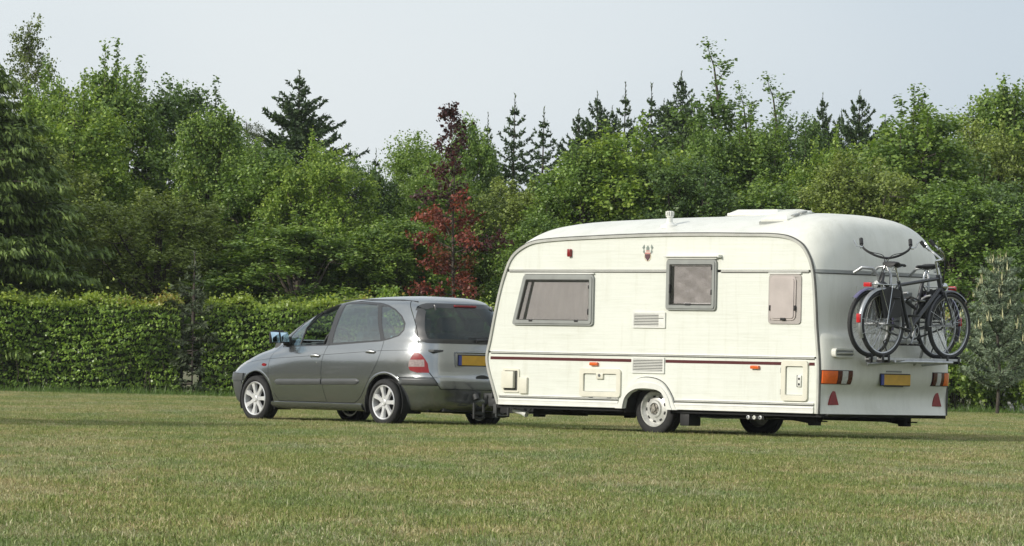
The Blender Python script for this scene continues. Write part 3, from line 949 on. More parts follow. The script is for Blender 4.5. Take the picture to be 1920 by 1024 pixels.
def hedge(name, x0, x1, Y, top, depth, seed, label, dens=1150, shade_top=True):
    rg = np.random.default_rng(seed)
    root = empty(name, ((x0 + x1) / 2, Y, 0), label=label, cat='hedge', group='clipped hedges along the back of the field')
    cx = (x0 + x1) / 2
    W = x1 - x0
    def lump(x, z): return .10 * np.sin(x * 2.1 + 1.3 * np.sin(z * 3.1)) + .07 * np.sin(x * 5.3 + z * 4.7) + .05 * np.sin(z * 11 + 2.2 * np.sin(x * 3.7)) + .03 * np.sin(x * 13 + z * 9)
    n = int(W * top * dens)
    x = rg.uniform(x0, x1, n); z = top * rg.random(n) ** .92
    # little horizontal tiers
    k = rg.random(n) < .55
    z[k] = (np.round(z[k] * 7 + .8 * np.sin(x[k] * 1.9)) - .8 * np.sin(x[k] * 1.9)) / 7 + rg.normal(0, .022, k.sum())
    z = np.clip(z, .03, top + .02)
    y = -lump(x, z) * 1.2 + rg.exponential(.10, n) - .05
    y = np.where(z < .2, y + (.2 - z) * .5, y)
    P1 = np.stack([x - cx, y, z], 1)
    N1 = unit(rg.normal(size=(n, 3)) * .6 + np.array([-.55, -.40, .60]))
    m = int(W * dens * .75)
    xt = rg.uniform(x0, x1, m); yt = rg.uniform(-.1, depth, m)
    zt = top + .07 * np.sin(xt * 3.3 + 2 * np.sin(xt * .9)) + .05 * np.sin(xt * 7.7) + rg.exponential(.05, m)
    P2 = np.stack([xt - cx, yt, zt], 1); N2 = unit(rg.normal(size=(m, 3)) * .7 + np.array([0, 0, .8]))
    P = np.concatenate([P1, P2]); N = np.concatenate([N1, N2])
    s = .072 * rg.uniform(.6, 1.35, len(P))
    U, V = leaf_axes(rg, N, s, .68)
    pal = np.array([(.20, .31, .058), (.24, .355, .066), (.150, .245, .050), (.275, .385, .075)])
    C = pal[rg.integers(0, 4, len(P))] * rg.uniform(.8, 1.25, (len(P), 1))
    # young yellow and bronze growth along the top
    f = np.clip((P[:, 2] - (top - .16)) / .22, 0, 1) * rg.uniform(.3, 1, len(P))
    newc = np.where((np.sin(P[:, 0] * 1.1 + seed) + rg.normal(0, .4, len(P)) > .75)[:, None], np.array((.36, .25, .07)), np.array((.32, .38, .06)))
    C = C * (1 - f[:, None]) + newc * f[:, None]
    parts = [(P, U, V, C)]
    # stray shoots
    q = int(W * 5)
    xs = rg.uniform(x0, x1, q)
    c = np.stack([xs - cx, rg.uniform(-.05, depth * .5, q), np.full(q, top + .02)], 1)
    parts.append(spray(rg, c, np.tile([0, 0, 1.0], (q, 1)), 3, 5, .16, .06, .7, np.array([(.15, .20, .04)]), (.22, .27, .06), updir=1, spread=.5))
    P, U, V, C = join(parts)
    link('foliage', quad_mesh('foliage', P, U, V, C), M['hedgeleaf'], root)
    # woody inside
    bm = bmesh.new()
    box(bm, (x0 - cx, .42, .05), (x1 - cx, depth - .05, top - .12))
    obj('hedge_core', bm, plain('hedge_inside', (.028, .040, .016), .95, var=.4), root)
    bm = bmesh.new()
    for i in range(int(W * 4)):
        xx = x0 - cx + (i + rg.random()) / 4
        tube(bm, [(xx, .12, 0), (xx + rg.uniform(-.08, .08), .08, .4), (xx + rg.uniform(-.15, .15), .02, .9)], [.014, .010, .004], 5, caps=False)
    obj('stems', bm, M['bark'], root, sharp=180, recalc=False)
    return root

def young_pine():
    rg = np.random.default_rng(31)
    X, Y, H = 9.90, 98.0, 3.30
    root = empty('young_pine', (X, Y, 0), label='young grey-green pine with upright pale candles at the right edge', cat='pine')
    Ps, Us, Vs, Cs, limbs = [], [], [], [], [([(0, 0, 0), (.04, 0, .8), (-.03, 0, 1.7), (0, 0, H - .35)], [.038, .035, .028, .012])]
    pal = np.array([(.24, .30, .20), (.19, .25, .17), (.29, .35, .23)])
    cand = []
    def tuft(p, d, n, L):
        dd = unit(d + rg.normal(size=(n, 3)) * .65)
        l = L * rg.uniform(.6, 1.1, (n, 1))
        t = rg.random((n, 1)) * .18
        Ps.append(p - d * t + dd * l * .5); Us.append(dd * l * .5); Vs.append(unit(np.cross(dd, rg.normal(size=(n, 3)))) * .009); Cs.append(pal[rg.integers(0, 3, n)] * rg.uniform(.8, 1.2, (n, 1)))
    for i in range(10):
        z = .55 + i * .275
        nb = 7 if i < 8 else 4
        Lm = .92 * (1 - (i / 10) ** 1.3) + .12
        if i < 1: Lm *= .7
        for k in range(nb):
            a = 2 * math.pi * k / nb + i * .8 + rg.uniform(-.3, .3)
            L = Lm * rg.uniform(.75, 1.1)
            b = np.array([0, 0, z]); e = np.array([math.cos(a) * L, math.sin(a) * L, z + L * .45]); m = (b + e) / 2 + np.array([0, 0, -.08])
            limbs.append(([b, m, e], [.016, .011, .006]))
            for t in np.linspace(.3, 1, max(3, int(L * 9))):
                q = b * (1 - t) ** 2 + 2 * m * t * (1 - t) + e * t * t
                tuft(q, unit(e - b), 34, .11)
                if t > .5:
                    for s in (-1, 1):
                        q2 = q + np.array([-math.sin(a) * s, math.cos(a) * s, .35]) * .16
                        limbs.append(([q, q2], [.006, .004])); tuft(q2, unit(q2 - q), 40, .11)
                        pass
            if i >= 2 and rg.random() < .75: cand.append((e, rg.uniform(.20, .34)))
            else: continue
            for _ in range(4): cand.append((e + np.array([rg.uniform(-.06, .06), rg.uniform(-.06, .06), -.03]), rg.uniform(.10, .2)))
    for _ in range(6): cand.append((np.array([rg.uniform(-.07, .07), rg.uniform(-.07, .07), H - .38]), rg.uniform(.18, .40)))
    cand.append((np.array([0, 0, H - .4]), .45))
    P, U, V, C = [np.concatenate(x, 0) for x in (Ps, Us, Vs, Cs)]
    link('crown', quad_mesh('crown', P, U, V, C), M['needle'], root)
    wood(limbs, M['bark'], 'trunk', root, 5)
    bm = bmesh.new(); tube(bm, [(0, 0, 0), (.01, -.008, .6), (0, 0, 1)], [.011, .011, .004], 6)
    me = finish(bm, 180); cm = plain('pine_candle', (.52, .50, .27), .8, var=.25, scale=12); me.materials.append(cm)
    for p, L in cand:
        o = link('candle', me, None, root); o.location = [float(q) for q in p]; o.scale = (1, 1, float(L)); o.rotation_euler = (rg.uniform(-.08, .08), rg.uniform(-.08, .08), rg.uniform(0, 6))

def small_spruce():
    me, limbs, h0, r0 = spruce_crown(77, H=2.5, Rr=.62, thin=True, pal=((.085, .110, .060), (.070, .092, .052)), tipc=(.13, .16, .08), sprw=.05)
    root = empty('young_spruce', (-6.58, 100.05, .1), label='spindly young spruce squeezed into the gap between two hedge lengths', cat='spruce')
    link('crown', me, M['needle'], root)
    wood(limbs + [([(0, 0, -.1), (0, 0, 2.6)], [.022, .008])], M['bark_dark'], 'trunk', root, 5)
    root.scale = (1, 1, 1.12)

def shrubs():
    rg = np.random.default_rng(41)
    spec = [(9.20, 100.2, .9, 1.55, 'leafy shrub between the hedge end and the young pine'), (10.05, 100.9, .8, 1.25, 'low sprawling shrub behind the young pine trunk'), (10.95, 100.3, .7, 1.15, 'bright low shrub at the right edge below the pine')]
    for x, y, r, h, lab in spec:
        n = 170
        d = unit(rg.normal(size=(n, 3)) + np.array([0, -.3, .3]))
        c = d * np.array([r, .6, h * .5]) * rg.uniform(.5, 1, (n, 1)) + np.array([0, 0, h * .52])
        pr = spray(rg, c, d, 4, 7, .22, .075, .7, PALS['bright'], (.26, .33, .08), spread=.8)
        root = empty('leafy_shrub', (x, y, 0), label=lab, cat='shrub', group='shrubs by the young pine')
        link('foliage', quad_mesh('foliage', *pr), M['leaf'], root)
        wood([([(rg.uniform(-.2, .2), 0, 0), tuple(c[k] * .6), tuple(c[k])], [.02, .012, .005]) for k in range(16)], M['bark'], 'stems', root, 5)
    # yellow-green bush tip above the hedge behind the car roof
    n = 14
    c = rg.normal(size=(n, 3)) * np.array([.14, .1, .08]) + np.array([0, 0, 1.9])
    pr = spray(rg, c, np.tile([.2, 0, 1.0], (n, 1)), 4, 6, .16, .075, .7, PALS['bright'] * 1.3, (.22, .27, .05), updir=.6)
    root = empty('leafy_shrub', (-2.62, 100.6, .22), label='yellow-green bush tip poking up just above the car roof', cat='shrub')
    link('foliage', quad_mesh('foliage', *pr), M['leaf'], root)
    wood([([(0, 0, -.2), (0, 0, 1.2), (.05, 0, 2.0)], [.02, .014, .006])], M['bark'], 'stems', root, 5)
    # rough tall grass stems with seed heads behind the roof
    bm = bmesh.new()
    # pale board glimpsed through the gap
    bm = bmesh.new(); box(bm, (10.62, 103.9, .42), (11.6, 103.95, .80), .004); box(bm, (10.62, 103.92, .12), (10.68, 103.98, .9)); box(bm, (10.72, 103.9, .02), (11.6, 103.95, .30), .004)
    obj('wooden_board', bm, plain('weathered_white_board', (.42, .42, .40), .7, var=.25, sc=(1, 1, 6)), None, label='pale weathered board fence glimpsed behind the young pine trunk', cat='fence')
    # tree outside the frame whose shadow falls over the lawn at the left
    return

def verge():
    """rough longer grass and weeds at the foot of the hedges"""
    rg = np.random.default_rng(51)
    n = 26000
    x = rg.uniform(-13.5, 13.5, n); y = 99.85 - rg.exponential(.35, n)
    H = .05 + rg.exponential(.05, n)
    P = np.stack([x, y, H * .5], 1)
    d = unit(rg.normal(size=(n, 3)) * .35 + np.array([0, 0, 1.0]))
    U = d * (H * .55)[:, None]; V = unit(np.cross(d, rg.normal(size=(n, 3)))) * .006
    C = np.array([(.10, .17, .035)]) * rg.uniform(.7, 1.4, (n, 1))
    link('grass_verge', quad_mesh('verge', P, U, V, C), M['leaf'], None, kind='stuff', label='longer fresh green grass along the foot of the hedge', cat='grass')

build_trees()
hedge('clipped_hedge', -13.5, -6.84, 100.0, 1.90, 1.2, 61, 'long clipped hedge at the left edge, up to the young spruce')
hedge('clipped_hedge', -6.38, 9.1, 100.0, 1.92, 1.2, 62, 'clipped hedge right of the young spruce, running behind car and caravan')
small_spruce()
young_pine()
shrubs()
verge()
# ------------------------------------------------------------------ caravan (local x forward, y to its left = towards the camera)
CVH = 0.7731
_o = Vector((1.654, 55.07, 0)) + Vector((math.sin(CVH), math.cos(CVH), 0)) * 0.97
CV_LOC, CV_RZ = _o, math.pi - CVH
HW = 1.11
SIDE = [(2.35, .31), (2.45, .55), (2.52, .72), (2.545, .86), (2.50, 1.04), (2.38, 1.54), (2.27, 1.85), (2.16, 2.03), (1.97, 2.145), (1.75, 2.20), (.98, 2.24),
        (-.26, 2.27), (-1.48, 2.265), (-2.03, 2.245), (-2.27, 2.16), (-2.39, 2.02), (-2.45, 1.86), (-2.485, 1.60), (-2.515, 1.25), (-2.53, 1.13), (-2.56, .86), (-2.565, .68), (-2.565, .50), (-2.565, .40), (-2.56, .30)]
CEN = [(2.50, .31), (2.60, .55), (2.67, .72), (2.71, .86), (2.66, 1.04), (2.52, 1.54), (2.38, 1.85), (2.28, 2.13), (2.12, 2.31), (1.85, 2.43), (1.05, 2.495),
       (-.26, 2.53), (-1.48, 2.55), (-2.03, 2.535), (-2.36, 2.44), (-2.52, 2.17), (-2.575, 1.87), (-2.580, 1.60), (-2.590, 1.25), (-2.680, 1.12), (-2.715, .86), (-2.71, .68), (-2.62, .52), (-2.63, .40), (-2.69, .30)]
PEX = [6, 6, 6, 6, 6, 6, 5, 4.4, 4, 3.2, 2.2, 1.45, 2.0, 3.6, 3.8, 4, 4, 4.2, 4.2, 4.2, 4, 3.8, 3.4, 3.2, 3.0]
QEX = [.5, .5, .5, .5, .5, .5, .6, .7, .85, 1, 1, 1, 1, 1, .85, .65, .5, .48, .48, .46, .45, .45, .46, .46, .46]
_S = catmull(SIDE, 6); _C = catmull(CEN, 6); _E = [(float(np.interp(i / 6, range(25), PEX)), float(np.interp(i / 6, range(25), QEX))) for i in range(145)]
NT = 61
_T = [math.copysign(1 - (1 - abs(u)) ** 2.4, u) for u in np.linspace(-1, 1, NT)]

def skin_pt(i, t):
    s, c, (p, q) = _S[i], _C[i], _E[i]
    k = max(0.0, 1 - abs(t) ** p) ** q
    return Vector((s[0] + (c[0] - s[0]) * k, HW * t, s[1] + (c[1] - s[1]) * k))

def rear_x(y, z):
    t = max(-1, min(1, y / HW))
    best = None
    for i in range(len(_S) // 2 + 10, len(_S) - 1):
        a, b = skin_pt(i, t), skin_pt(i + 1, t)
        if (a.z - z) * (b.z - z) <= 0 and abs(a.z - b.z) > 1e-6:
            f = (z - a.z) / (b.z - a.z)
            return a.x + (b.x - a.x) * f
    return skin_pt(len(_S) - 1, t).x

def rear_patch(bm, y0, y1, z0, z1, off, ny=8, nz=3, thick=0.03):
    """block lying on the moulded rear wall, following its curve"""
    F, B = [], []
    for j in range(nz + 1):
        z = z0 + (z1 - z0) * j / nz
        F.append([]); B.append([])
        for i in range(ny + 1):
            y = y0 + (y1 - y0) * i / ny
            x = rear_x(y, z)
            F[-1].append(bm.verts.new((x - off, y, z))); B[-1].append(bm.verts.new((x + thick, y, z)))
    for j in range(nz):
        for i in range(ny):
            bm.faces.new((F[j][i], F[j][i + 1], F[j + 1][i + 1], F[j + 1][i]))
            bm.faces.new((B[j][i], B[j + 1][i], B[j + 1][i + 1], B[j][i + 1]))
    for j in range(nz):
        bm.faces.new((F[j][0], F[j + 1][0], B[j + 1][0], B[j][0])); bm.faces.new((F[j][ny], B[j][ny], B[j + 1][ny], F[j + 1][ny]))
    for i in range(ny):
        bm.faces.new((F[0][i], B[0][i], B[0][i + 1], F[0][i + 1])); bm.faces.new((F[nz][i], F[nz][i + 1], B[nz][i + 1], B[nz][i]))

def clip_z(poly, z, keep_above):
    out = []
    n = len(poly)
    for i in range(n):
        a, b = poly[i], poly[(i + 1) % n]
        ia = (a[1] >= z) == keep_above; ib = (b[1] >= z) == keep_above
        if ia: out.append(a)
        if ia != ib:
            f = (z - a[1]) / (b[1] - a[1]); out.append((a[0] + (b[0] - a[0]) * f, z))
    return out

def caravan_mats():
    # painted, faintly ribbed aluminium sheet
    m, nt, b = new_mat('caravan_side_paint')
    f = noise(nt, 1.3, 5, 0.7)
    st = noise(nt, 2.2, 5, 0.75, sc=(0.6, 1, 9))
    c = ramp(nt, f, [(0.3, (0.70, 0.715, 0.645)), (0.7, (0.755, 0.77, 0.705))])
    d = ramp(nt, st, [(0.22, (0.90, 0.895, 0.87)), (0.5, (1, 1, 1))])
    mx = nt.nodes.new("ShaderNodeMix"); mx.data_type = 'RGBA'; mx.blend_type = 'MULTIPLY'; mx.inputs["Factor"].default_value = 1
    nt.links.new(c, mx.inputs["A"]); nt.links.new(d, mx.inputs["B"])
    # rain streaks running down from the rails and joints
    rs = noise(nt, 9, 5, 0.7, sc=(1, 1, 0.10)); rc = ramp(nt, rs, [(0.30, (0.90, 0.89, 0.86)), (0.47, (1, 1, 1))])
    m2 = nt.nodes.new("ShaderNodeMix"); m2.data_type = 'RGBA'; m2.blend_type = 'MULTIPLY'; m2.inputs["Factor"].default_value = 0.75
    nt.links.new(mx.outputs["Result"], m2.inputs["A"]); nt.links.new(rc, m2.inputs["B"]); nt.links.new(m2.outputs["Result"], b.inputs["Base Color"])
    b.inputs["Roughness"].default_value = 0.42
    b.inputs["Specular IOR Level"].default_value = 0.35
    bp = nt.nodes.new("ShaderNodeBump"); bp.inputs["Strength"].default_value = 0.55; bp.inputs["Distance"].default_value = 0.004
    nt.links.new(noise(nt, 3.0, 4, 0.6, sc=(0.35, 1, 14)), bp.inputs["Height"]); nt.links.new(bp.outputs[0], b.inputs["Normal"])
    M['cv_side'] = m
    # moulded plastic skin with a little grime streaking downwards
    m, nt, b = new_mat('caravan_skin')
    f = noise(nt, 1.0, 4, 0.6)
    st = noise(nt, 5, 6, 0.75, sc=(1, 1, 0.15))
    c = ramp(nt, f, [(0.3, (0.69, 0.69, 0.625)), (0.7, (0.75, 0.75, 0.685))])
    d = ramp(nt, st, [(0.28, (0.86, 0.86, 0.84)), (0.55, (1, 1, 1))])
    mx = nt.nodes.new("ShaderNodeMix"); mx.data_type = 'RGBA'; mx.blend_type = 'MULTIPLY'; mx.inputs["Factor"].default_value = 1
    nt.links.new(c, mx.inputs["A"]); nt.links.new(d, mx.inputs["B"]); nt.links.new(mx.outputs["Result"], b.inputs["Base Color"])
    b.inputs["Roughness"].default_value = 0.38
    b.inputs["Specular IOR Level"].default_value = 0.4
    M['cv_skin'] = m
    M['cv_cream'] = plain('cream_plastic', (0.72, 0.695, 0.585), 0.45, var=0.08)
    M['cv_white'] = plain('white_plastic', (0.74, 0.74, 0.69), 0.45, var=0.08)
    M['cv_trim'] = plain('trim_rail', (0.50, 0.50, 0.46), 0.4, 0.2, var=0.15)
    M['cv_seal'] = plain('rubber_seal', (0.075, 0.075, 0.068), 0.6, var=0.3, scale=12)
    M['cv_frame'] = plain('window_frame_grey', (0.29, 0.30, 0.285), 0.45, var=0.12)
    M['cv_stripe'] = plain('maroon_stripe', (0.085, 0.012, 0.014), 0.4, var=0.15)
    M['cv_pane'] = glass('acrylic_pane', (0.90, 0.89, 0.89), 0.17, 0.16)
    M['cv_opal'] = plain('opal_pane', (0.50, 0.445, 0.42), 0.3, var=0.12, scale=4)
    M['cv_opalframe'] = plain('opal_window_surround', (0.42, 0.385, 0.36), 0.4, var=0.1)
    M['cv_curtain'] = plain('curtain_cloth', (0.70, 0.68, 0.665), 0.9, var=0.10, scale=3, bump=0.6, bscale=18)
    M['cv_blind'] = plain('crumpled_silver_blind', (0.69, 0.66, 0.645), 0.38, 0.15, var=0.15, scale=5, bump=1.0, bscale=9)
    M['orange'] = plain('orange_lens', (0.72, 0.13, 0.02), 0.25, coat=0.6, var=0.15, scale=30)
    M['redlens'] = plain('red_lens', (0.24, 0.008, 0.012), 0.3, coat=0.15, var=0.2, scale=30)
    M['darkred'] = plain('dark_red_lens', (0.075, 0.010, 0.010), 0.25, coat=0.6, var=0.2, scale=30)
    M['whitelens'] = plain('clear_lens', (0.52, 0.52, 0.50), 0.25, coat=0.6, var=0.2, scale=30)
    M['plate'] = plain('plate_yellow', (0.62, 0.36, 0.03), 0.45, var=0.12, scale=10)
    M['plateblue'] = plain('plate_blue', (0.05, 0.07, 0.30), 0.45)
    M['rimwhite'] = plain('wheel_steel_painted', (0.64, 0.64, 0.61), 0.36, 0.25, var=0.22, scale=25)
    M['rimdirty'] = plain('hub_dirty', (0.33, 0.31, 0.27), 0.6, 0.3, var=0.5, scale=50)

def tyre_bm(r, w, rim, y=0.0):
    bm = bmesh.new()
    p = [(rim, -w * .40), (rim + .015, -w * .5), (r - .055, -w * .54), (r - .022, -w * .50), (r - .004, -w * .40), (r, -w * .25), (r - .008, -w * .12), (r, -w * .10),
         (r, w * .10), (r - .008, w * .12), (r, w * .25), (r - .004, w * .40), (r - .022, w * .50), (r - .055, w * .54), (rim + .015, w * .5), (rim, w * .40)]
    lathe(bm, p, 'y', (0, y, 0), 48)
    return bm

def plate_obj(name, w, h, parent, mtx, t=.012):
    bm = bmesh.new(); prism(bm, rrect(-w / 2 - .012, w / 2 + .012, -h / 2 - .012, h / 2 + .012, .012), 0, t * .6, 'x')
    o = obj(name, bm, M['black'], parent); o.matrix_local = mtx
    bm = bmesh.new(); box(bm, (-t, -w / 2 + .045, -h / 2), (-.0005, w / 2, h / 2))
    obj('plate_face', bm, M['plate'], o)
    bm = bmesh.new(); box(bm, (-t, -w / 2, -h / 2), (-.0005, -w / 2 + .044, h / 2))
    obj('plate_band', bm, M['plateblue'], o)
    # faces look towards -x ; the blue band is on the reader's left
    return o

def build_caravan():
    caravan_mats()
    root = empty('caravan', CV_LOC, CV_RZ, label='cream touring caravan with maroon stripe hitched behind the grey car', cat='caravan')
    # moulded skin: nose, roof and tail in one
    bm = bmesh.new()
    G = [[bm.verts.new(skin_pt(i, t)) for t in _T] for i in range(len(_S))]
    for i in range(len(_S) - 1):
        for j in range(NT - 1):
            bm.faces.new((G[i][j], G[i + 1][j], G[i + 1][j + 1], G[i][j + 1]))
    bmesh.ops.recalc_face_normals(bm, faces=bm.faces)
    if sum((f.normal.z for f in bm.faces if f.calc_center_median().z > 2.4)) < 0:
        bmesh.ops.reverse_faces(bm, faces=bm.faces)
    obj('body_shell', bm, M['cv_skin'], root, sharp=60, recalc=False)
    # side sheets
    full = [(p[0], p[1]) for p in _S]
    arch = [(-.335, .30), (-.325, .40), (-.26, .475), (-.16, .515), (.14, .515), (.24, .475), (.31, .41), (.335, .30)]
    for sgn in (1, -1):
        up = clip_z(full, 1.885, True)
        mid = clip_z(clip_z(full, 1.855, False), .925, True)
        low = clip_z(full, .905, False)
        # low part: first point is front bottom, last rear bottom, so the arch goes rear -> front along the bottom edge
        low = low + arch
        for P in (up, mid, low):
            bm = bmesh.new()
            prism(bm, P, sgn * 1.080, sgn * 1.104)
            obj('side_panel', bm, M['cv_side'], root, sharp=30)
        # dark backing in the joints
        bm = bmesh.new(); prism(bm, clip_z(inset(clip_z(full, .42, True), .02), .5, True), sgn * 1.06, sgn * 1.076)
        obj('inner_wall', bm, M['cv_seal'], root)
        # seam trim: pale cover strip with dark sealant line below it
        bm = bmesh.new(); a, b = strip(full, .030, 0.25); ringprism(bm, a, b, sgn * 1.095, sgn * 1.124, closed=False)
        obj('seam_trim', bm, M['cv_trim'], root, sharp=50)
        bm = bmesh.new(); a, b = strip(full, .012, 0.5)
        q = [Vector(p) for p in full]
        a2, b2 = strip(full, .046, 0.25); c2, d2 = strip(full, .030, 0.27)
        ringprism(bm, d2, b2, sgn * 1.10, sgn * 1.113, closed=False)
        obj('seam_seal', bm, M['cv_seal'], root, sharp=50)
        # horizontal rails
        def xs_at(z):
            xs = []
            for i in range(len(full) - 1):
                if (full[i][1] - z) * (full[i + 1][1] - z) < 0:
                    f = (z - full[i][1]) / (full[i + 1][1] - full[i][1]); xs.append(full[i][0] + (full[i + 1][0] - full[i][0]) * f)
            return max(xs), min(xs)
        def rail(z, segs=None, hgt=.022, dark=True):
            f, r = xs_at(z)
            for (x0, x1) in (segs or [(r + .045, f - .045)]):
                bm = bmesh.new(); box(bm, (x0, min(sgn * 1.1, sgn * 1.116), z - hgt / 2), (x1, max(sgn * 1.1, sgn * 1.116), z + hgt / 2), .003)
                o = obj('rail', bm, M['cv_white'], root)
                if dark:
                    bm = bmesh.new(); box(bm, (x0, min(sgn * 1.1, sgn * 1.110), z - hgt / 2 - .010), (x1, max(sgn * 1.1, sgn * 1.110), z - hgt / 2 - .001))
                    box(bm, (x0, min(sgn * 1.1, sgn * 1.118), z - .002), (x1, max(sgn * 1.1, sgn * 1.118), z + .004))
                    obj('rail_groove', bm, M['cv_seal'], o)
        f, r = xs_at(1.87)
        if sgn > 0: rail(1.87, [(r + .045, -1.105), (-.275, f - .045)])
        else: rail(1.87)
        rail(.915)
        # maroon coachline
        f, r = xs_at(.845)
        segs = [(r + .05, -.285), (.235, f - .045)] if sgn > 0 else [(r + .05, f - .05)]
        if sgn > 0: segs = [(r + .05, -2.43), (-2.035, -.285), (.235, f - .045)]
        for x0, x1 in segs:
            bm = bmesh.new(); box(bm, (x0, min(sgn * 1.1, sgn * 1.1065), .828), (x1, max(sgn * 1.1, sgn * 1.1065), .862)); obj('coachline', bm, M['cv_stripe'], root)
        # bottom rail and skirt left and right of the wheel arch
        f, r = xs_at(.395)
        for x0, x1 in ((r + .05, -.44), (.43, f - .04)):
            bm = bmesh.new(); box(bm, (x0, min(sgn * 1.1, sgn * 1.116), .395), (x1, max(sgn * 1.1, sgn * 1.116), .418), .003)
            o = obj('rail', bm, M['cv_white'], root)
            bm = bmesh.new()
            for zz in (.4035, .386): box(bm, (x0, min(sgn * 1.1, sgn * 1.1175), zz), (x1, max(sgn * 1.1, sgn * 1.1175), zz + .005))
            obj('rail_groove', bm, M['cv_seal'], o)
            bm = bmesh.new(); box(bm, (x0, min(sgn * 1.10, sgn * 1.122), .300), (x1, max(sgn * 1.10, sgn * 1.122), .378), .006)
            box(bm, (x0, min(sgn * 1.10, sgn * 1.127), .300), (x1, max(sgn * 1.10, sgn * 1.127), .318), .004)
            box(bm, (x0, min(sgn * 1.10, sgn * 1.126), .352), (x1, max(sgn * 1.10, sgn * 1.126), .364), .003)
            obj('skirt', bm, M['cv_white'], root)
        # wheel arch moulding
        out = catmull([(-.50, .296), (-.455, .34), (-.40, .45), (-.28, .585), (-.13, .645), (.08, .648), (.24, .575), (.36, .44), (.42, .34), (.46, .296)], 4)
        inn = catmull([(-.345, .296), (-.338, .34), (-.315, .42), (-.25, .495), (-.14, .525), (.10, .528), (.22, .49), (.30, .42), (.33, .34), (.338, .296)], 4)
        bm = bmesh.new(); ringprism(bm, out, inn, sgn * 1.10, sgn * 1.135, closed=False)
        obj('wheel_arch', bm, M['cv_white'], root, sharp=50)
        bm = bmesh.new()
        mids = [(a * .55 + b * .45) for a, b in zip(out, inn)]
        ringprism(bm, mids, inn, sgn * 1.12, sgn * 1.150, closed=False)
        obj('wheel_arch_lip', bm, M['cv_white'], root, sharp=50)
        o2, i2 = strip([tuple(p) for p in out], .010, 1.0)
        bm = bmesh.new(); ringprism(bm, o2, i2, sgn * 1.10, sgn * 1.107, closed=False)
        obj('arch_seal', bm, M['cv_seal'], root)
        # wheel well
        bm = bmesh.new()
        well = [(-.345, .25)] + arch[1:-1] + [(.345, .25)]
        w2 = [(-.36, .25), (-.35, .42), (-.27, .50), (-.16, .54), (.14, .54), (.25, .50), (.33, .43), (.36, .25)]
        ringprism(bm, w2, well, sgn * .78, sgn * 1.085, closed=False)
        prism(bm, w2, sgn * .765, sgn * .785)
        obj('wheel_well', bm, M['dark'], root)
        # wheel
        t = tyre_bm(.305, .175, .195)
        tyr = obj('tyre', t, M['rubber'], None)
        w = empty('wheel', (0, sgn * .885, .300)); w.parent = root
        tyr.parent = w
        bm = bmesh.new(); s = sgn
        lathe(bm, [(.205, s * .088), (.192, s * .090), (.186, s * .070), (.176, s * .060), (.165, s * .040), (.118, s * .060), (.098, s * .062), (.090, s * .082), (.070, s * .085), (.064, s * .060), (.001, s * .058),
                   (.001, s * .02), (.17, s * .02), (.19, s * -.05), (.205, s * -.05)], 'y', (0, 0, 0), 48)
        rim = obj('rim', bm, M['rimwhite'], w, sharp=45)
        bm = bmesh.new()
        for k in range(9):
            an = 2 * math.pi * k / 9 + .2
            mt = Matrix.Rotation(an, 4, 'Y')
            box(bm, (-.018, min(s * .045, s * .0585), .132), (.018, max(s * .045, s * .0585), .152), .004, mt)
        obj('rim_slot', bm, M['black'], w)
        bm = bmesh.new()
        lathe(bm, [(.060, s * .058), (.058, s * .076), (.034, s * .080), (.030, s * .098), (.001, s * .100)], 'y', (0, 0, 0), 24, closed=False)
        for k in range(5):
            mt = Matrix.Rotation(2 * math.pi * k / 5, 4, 'Y')
            bm2 = []
            box(bm, (-.009, min(s * .07, s * .094), .040), (.009, max(s * .07, s * .094), .056), .003, mt)
        obj('hub', bm, M['rimdirty'], w)
    # floor and chassis
    bm = bmesh.new()
    box(bm, (-2.60, -1.08, .262), (-.37, 1.08, .30)); box(bm, (-.37, -.76, .262), (.37, .76, .30)); box(bm, (.37, -1.08, .262), (2.42, 1.08, .30))
    obj('floor', bm, M['dark'], root)
    bm = bmesh.new()
    for y in (-.62, .62): box(bm, (-2.2, y - .03, .212), (1.4, y + .03, .262))
    for sg in (1, -1): # drawbar rails converge on the coupling
        mt = Matrix.Translation((1.4, sg * .62, 0)) @ Matrix.Rotation(-sg * math.atan2(.58, 1.95), 4, 'Z')
        box(bm, (0, -.03, .19), (2.03, .03, .258), 0, mt)
    tube(bm, [(0, -.95, .27), (0, .95, .27)], .045, 10)
    obj('chassis', bm, M['dark'], root)
    for sg in (1, -1):
        for (x0, x1, nm) in ((-1.75, -2.30, 'corner_steady'), (1.55, 2.05, 'corner_steady')):
            bm = bmesh.new()
            y = sg * .78
            V = [(x0, .262), (x1, .262), (x1 - math.copysign(.04, x1 - x0) * -1, .185), (x1 + math.copysign(.0, 1), .165), (x1 - math.copysign(.09, x1 - x0), .165), (x0, .235)]
            V = [(x0, .262), (x1, .262), (x1, .165), (x1 - math.copysign(.10, x1 - x0), .165), (x1 - math.copysign(.11, x1 - x0), .19), (x0, .24)]
            prism(bm, V, y - .05, y + .05)
            tube(bm, [(x1, y, .215), (x1 + math.copysign(.13, x1 - x0), y, .215)], .009, 6)
            obj(nm, bm, M['dark'], root)
    bm = bmesh.new(); box(bm, (-.62, .86, .12), (-.48, 1.06, .30), .01); obj('mudflap', bm, M['black'], root)
    bm = bmesh.new(); tube(bm, [(-.5, .9, .235), (-.9, .92, .215), (-1.3, .9, .225), (-1.9, .8, .235)], .008, 6); obj('brake_cable', bm, M['steel'], root)
    # white pipe end and cable below the nose
    bm = bmesh.new(); tube(bm, [(2.24, .96, .235), (2.08, .96, .205)], .027, 12); tube(bm, [(2.08, .96, .205), (2.03, .96, .19)], .034, 12)
    obj('waste_pipe', bm, M['cv_white'], root)
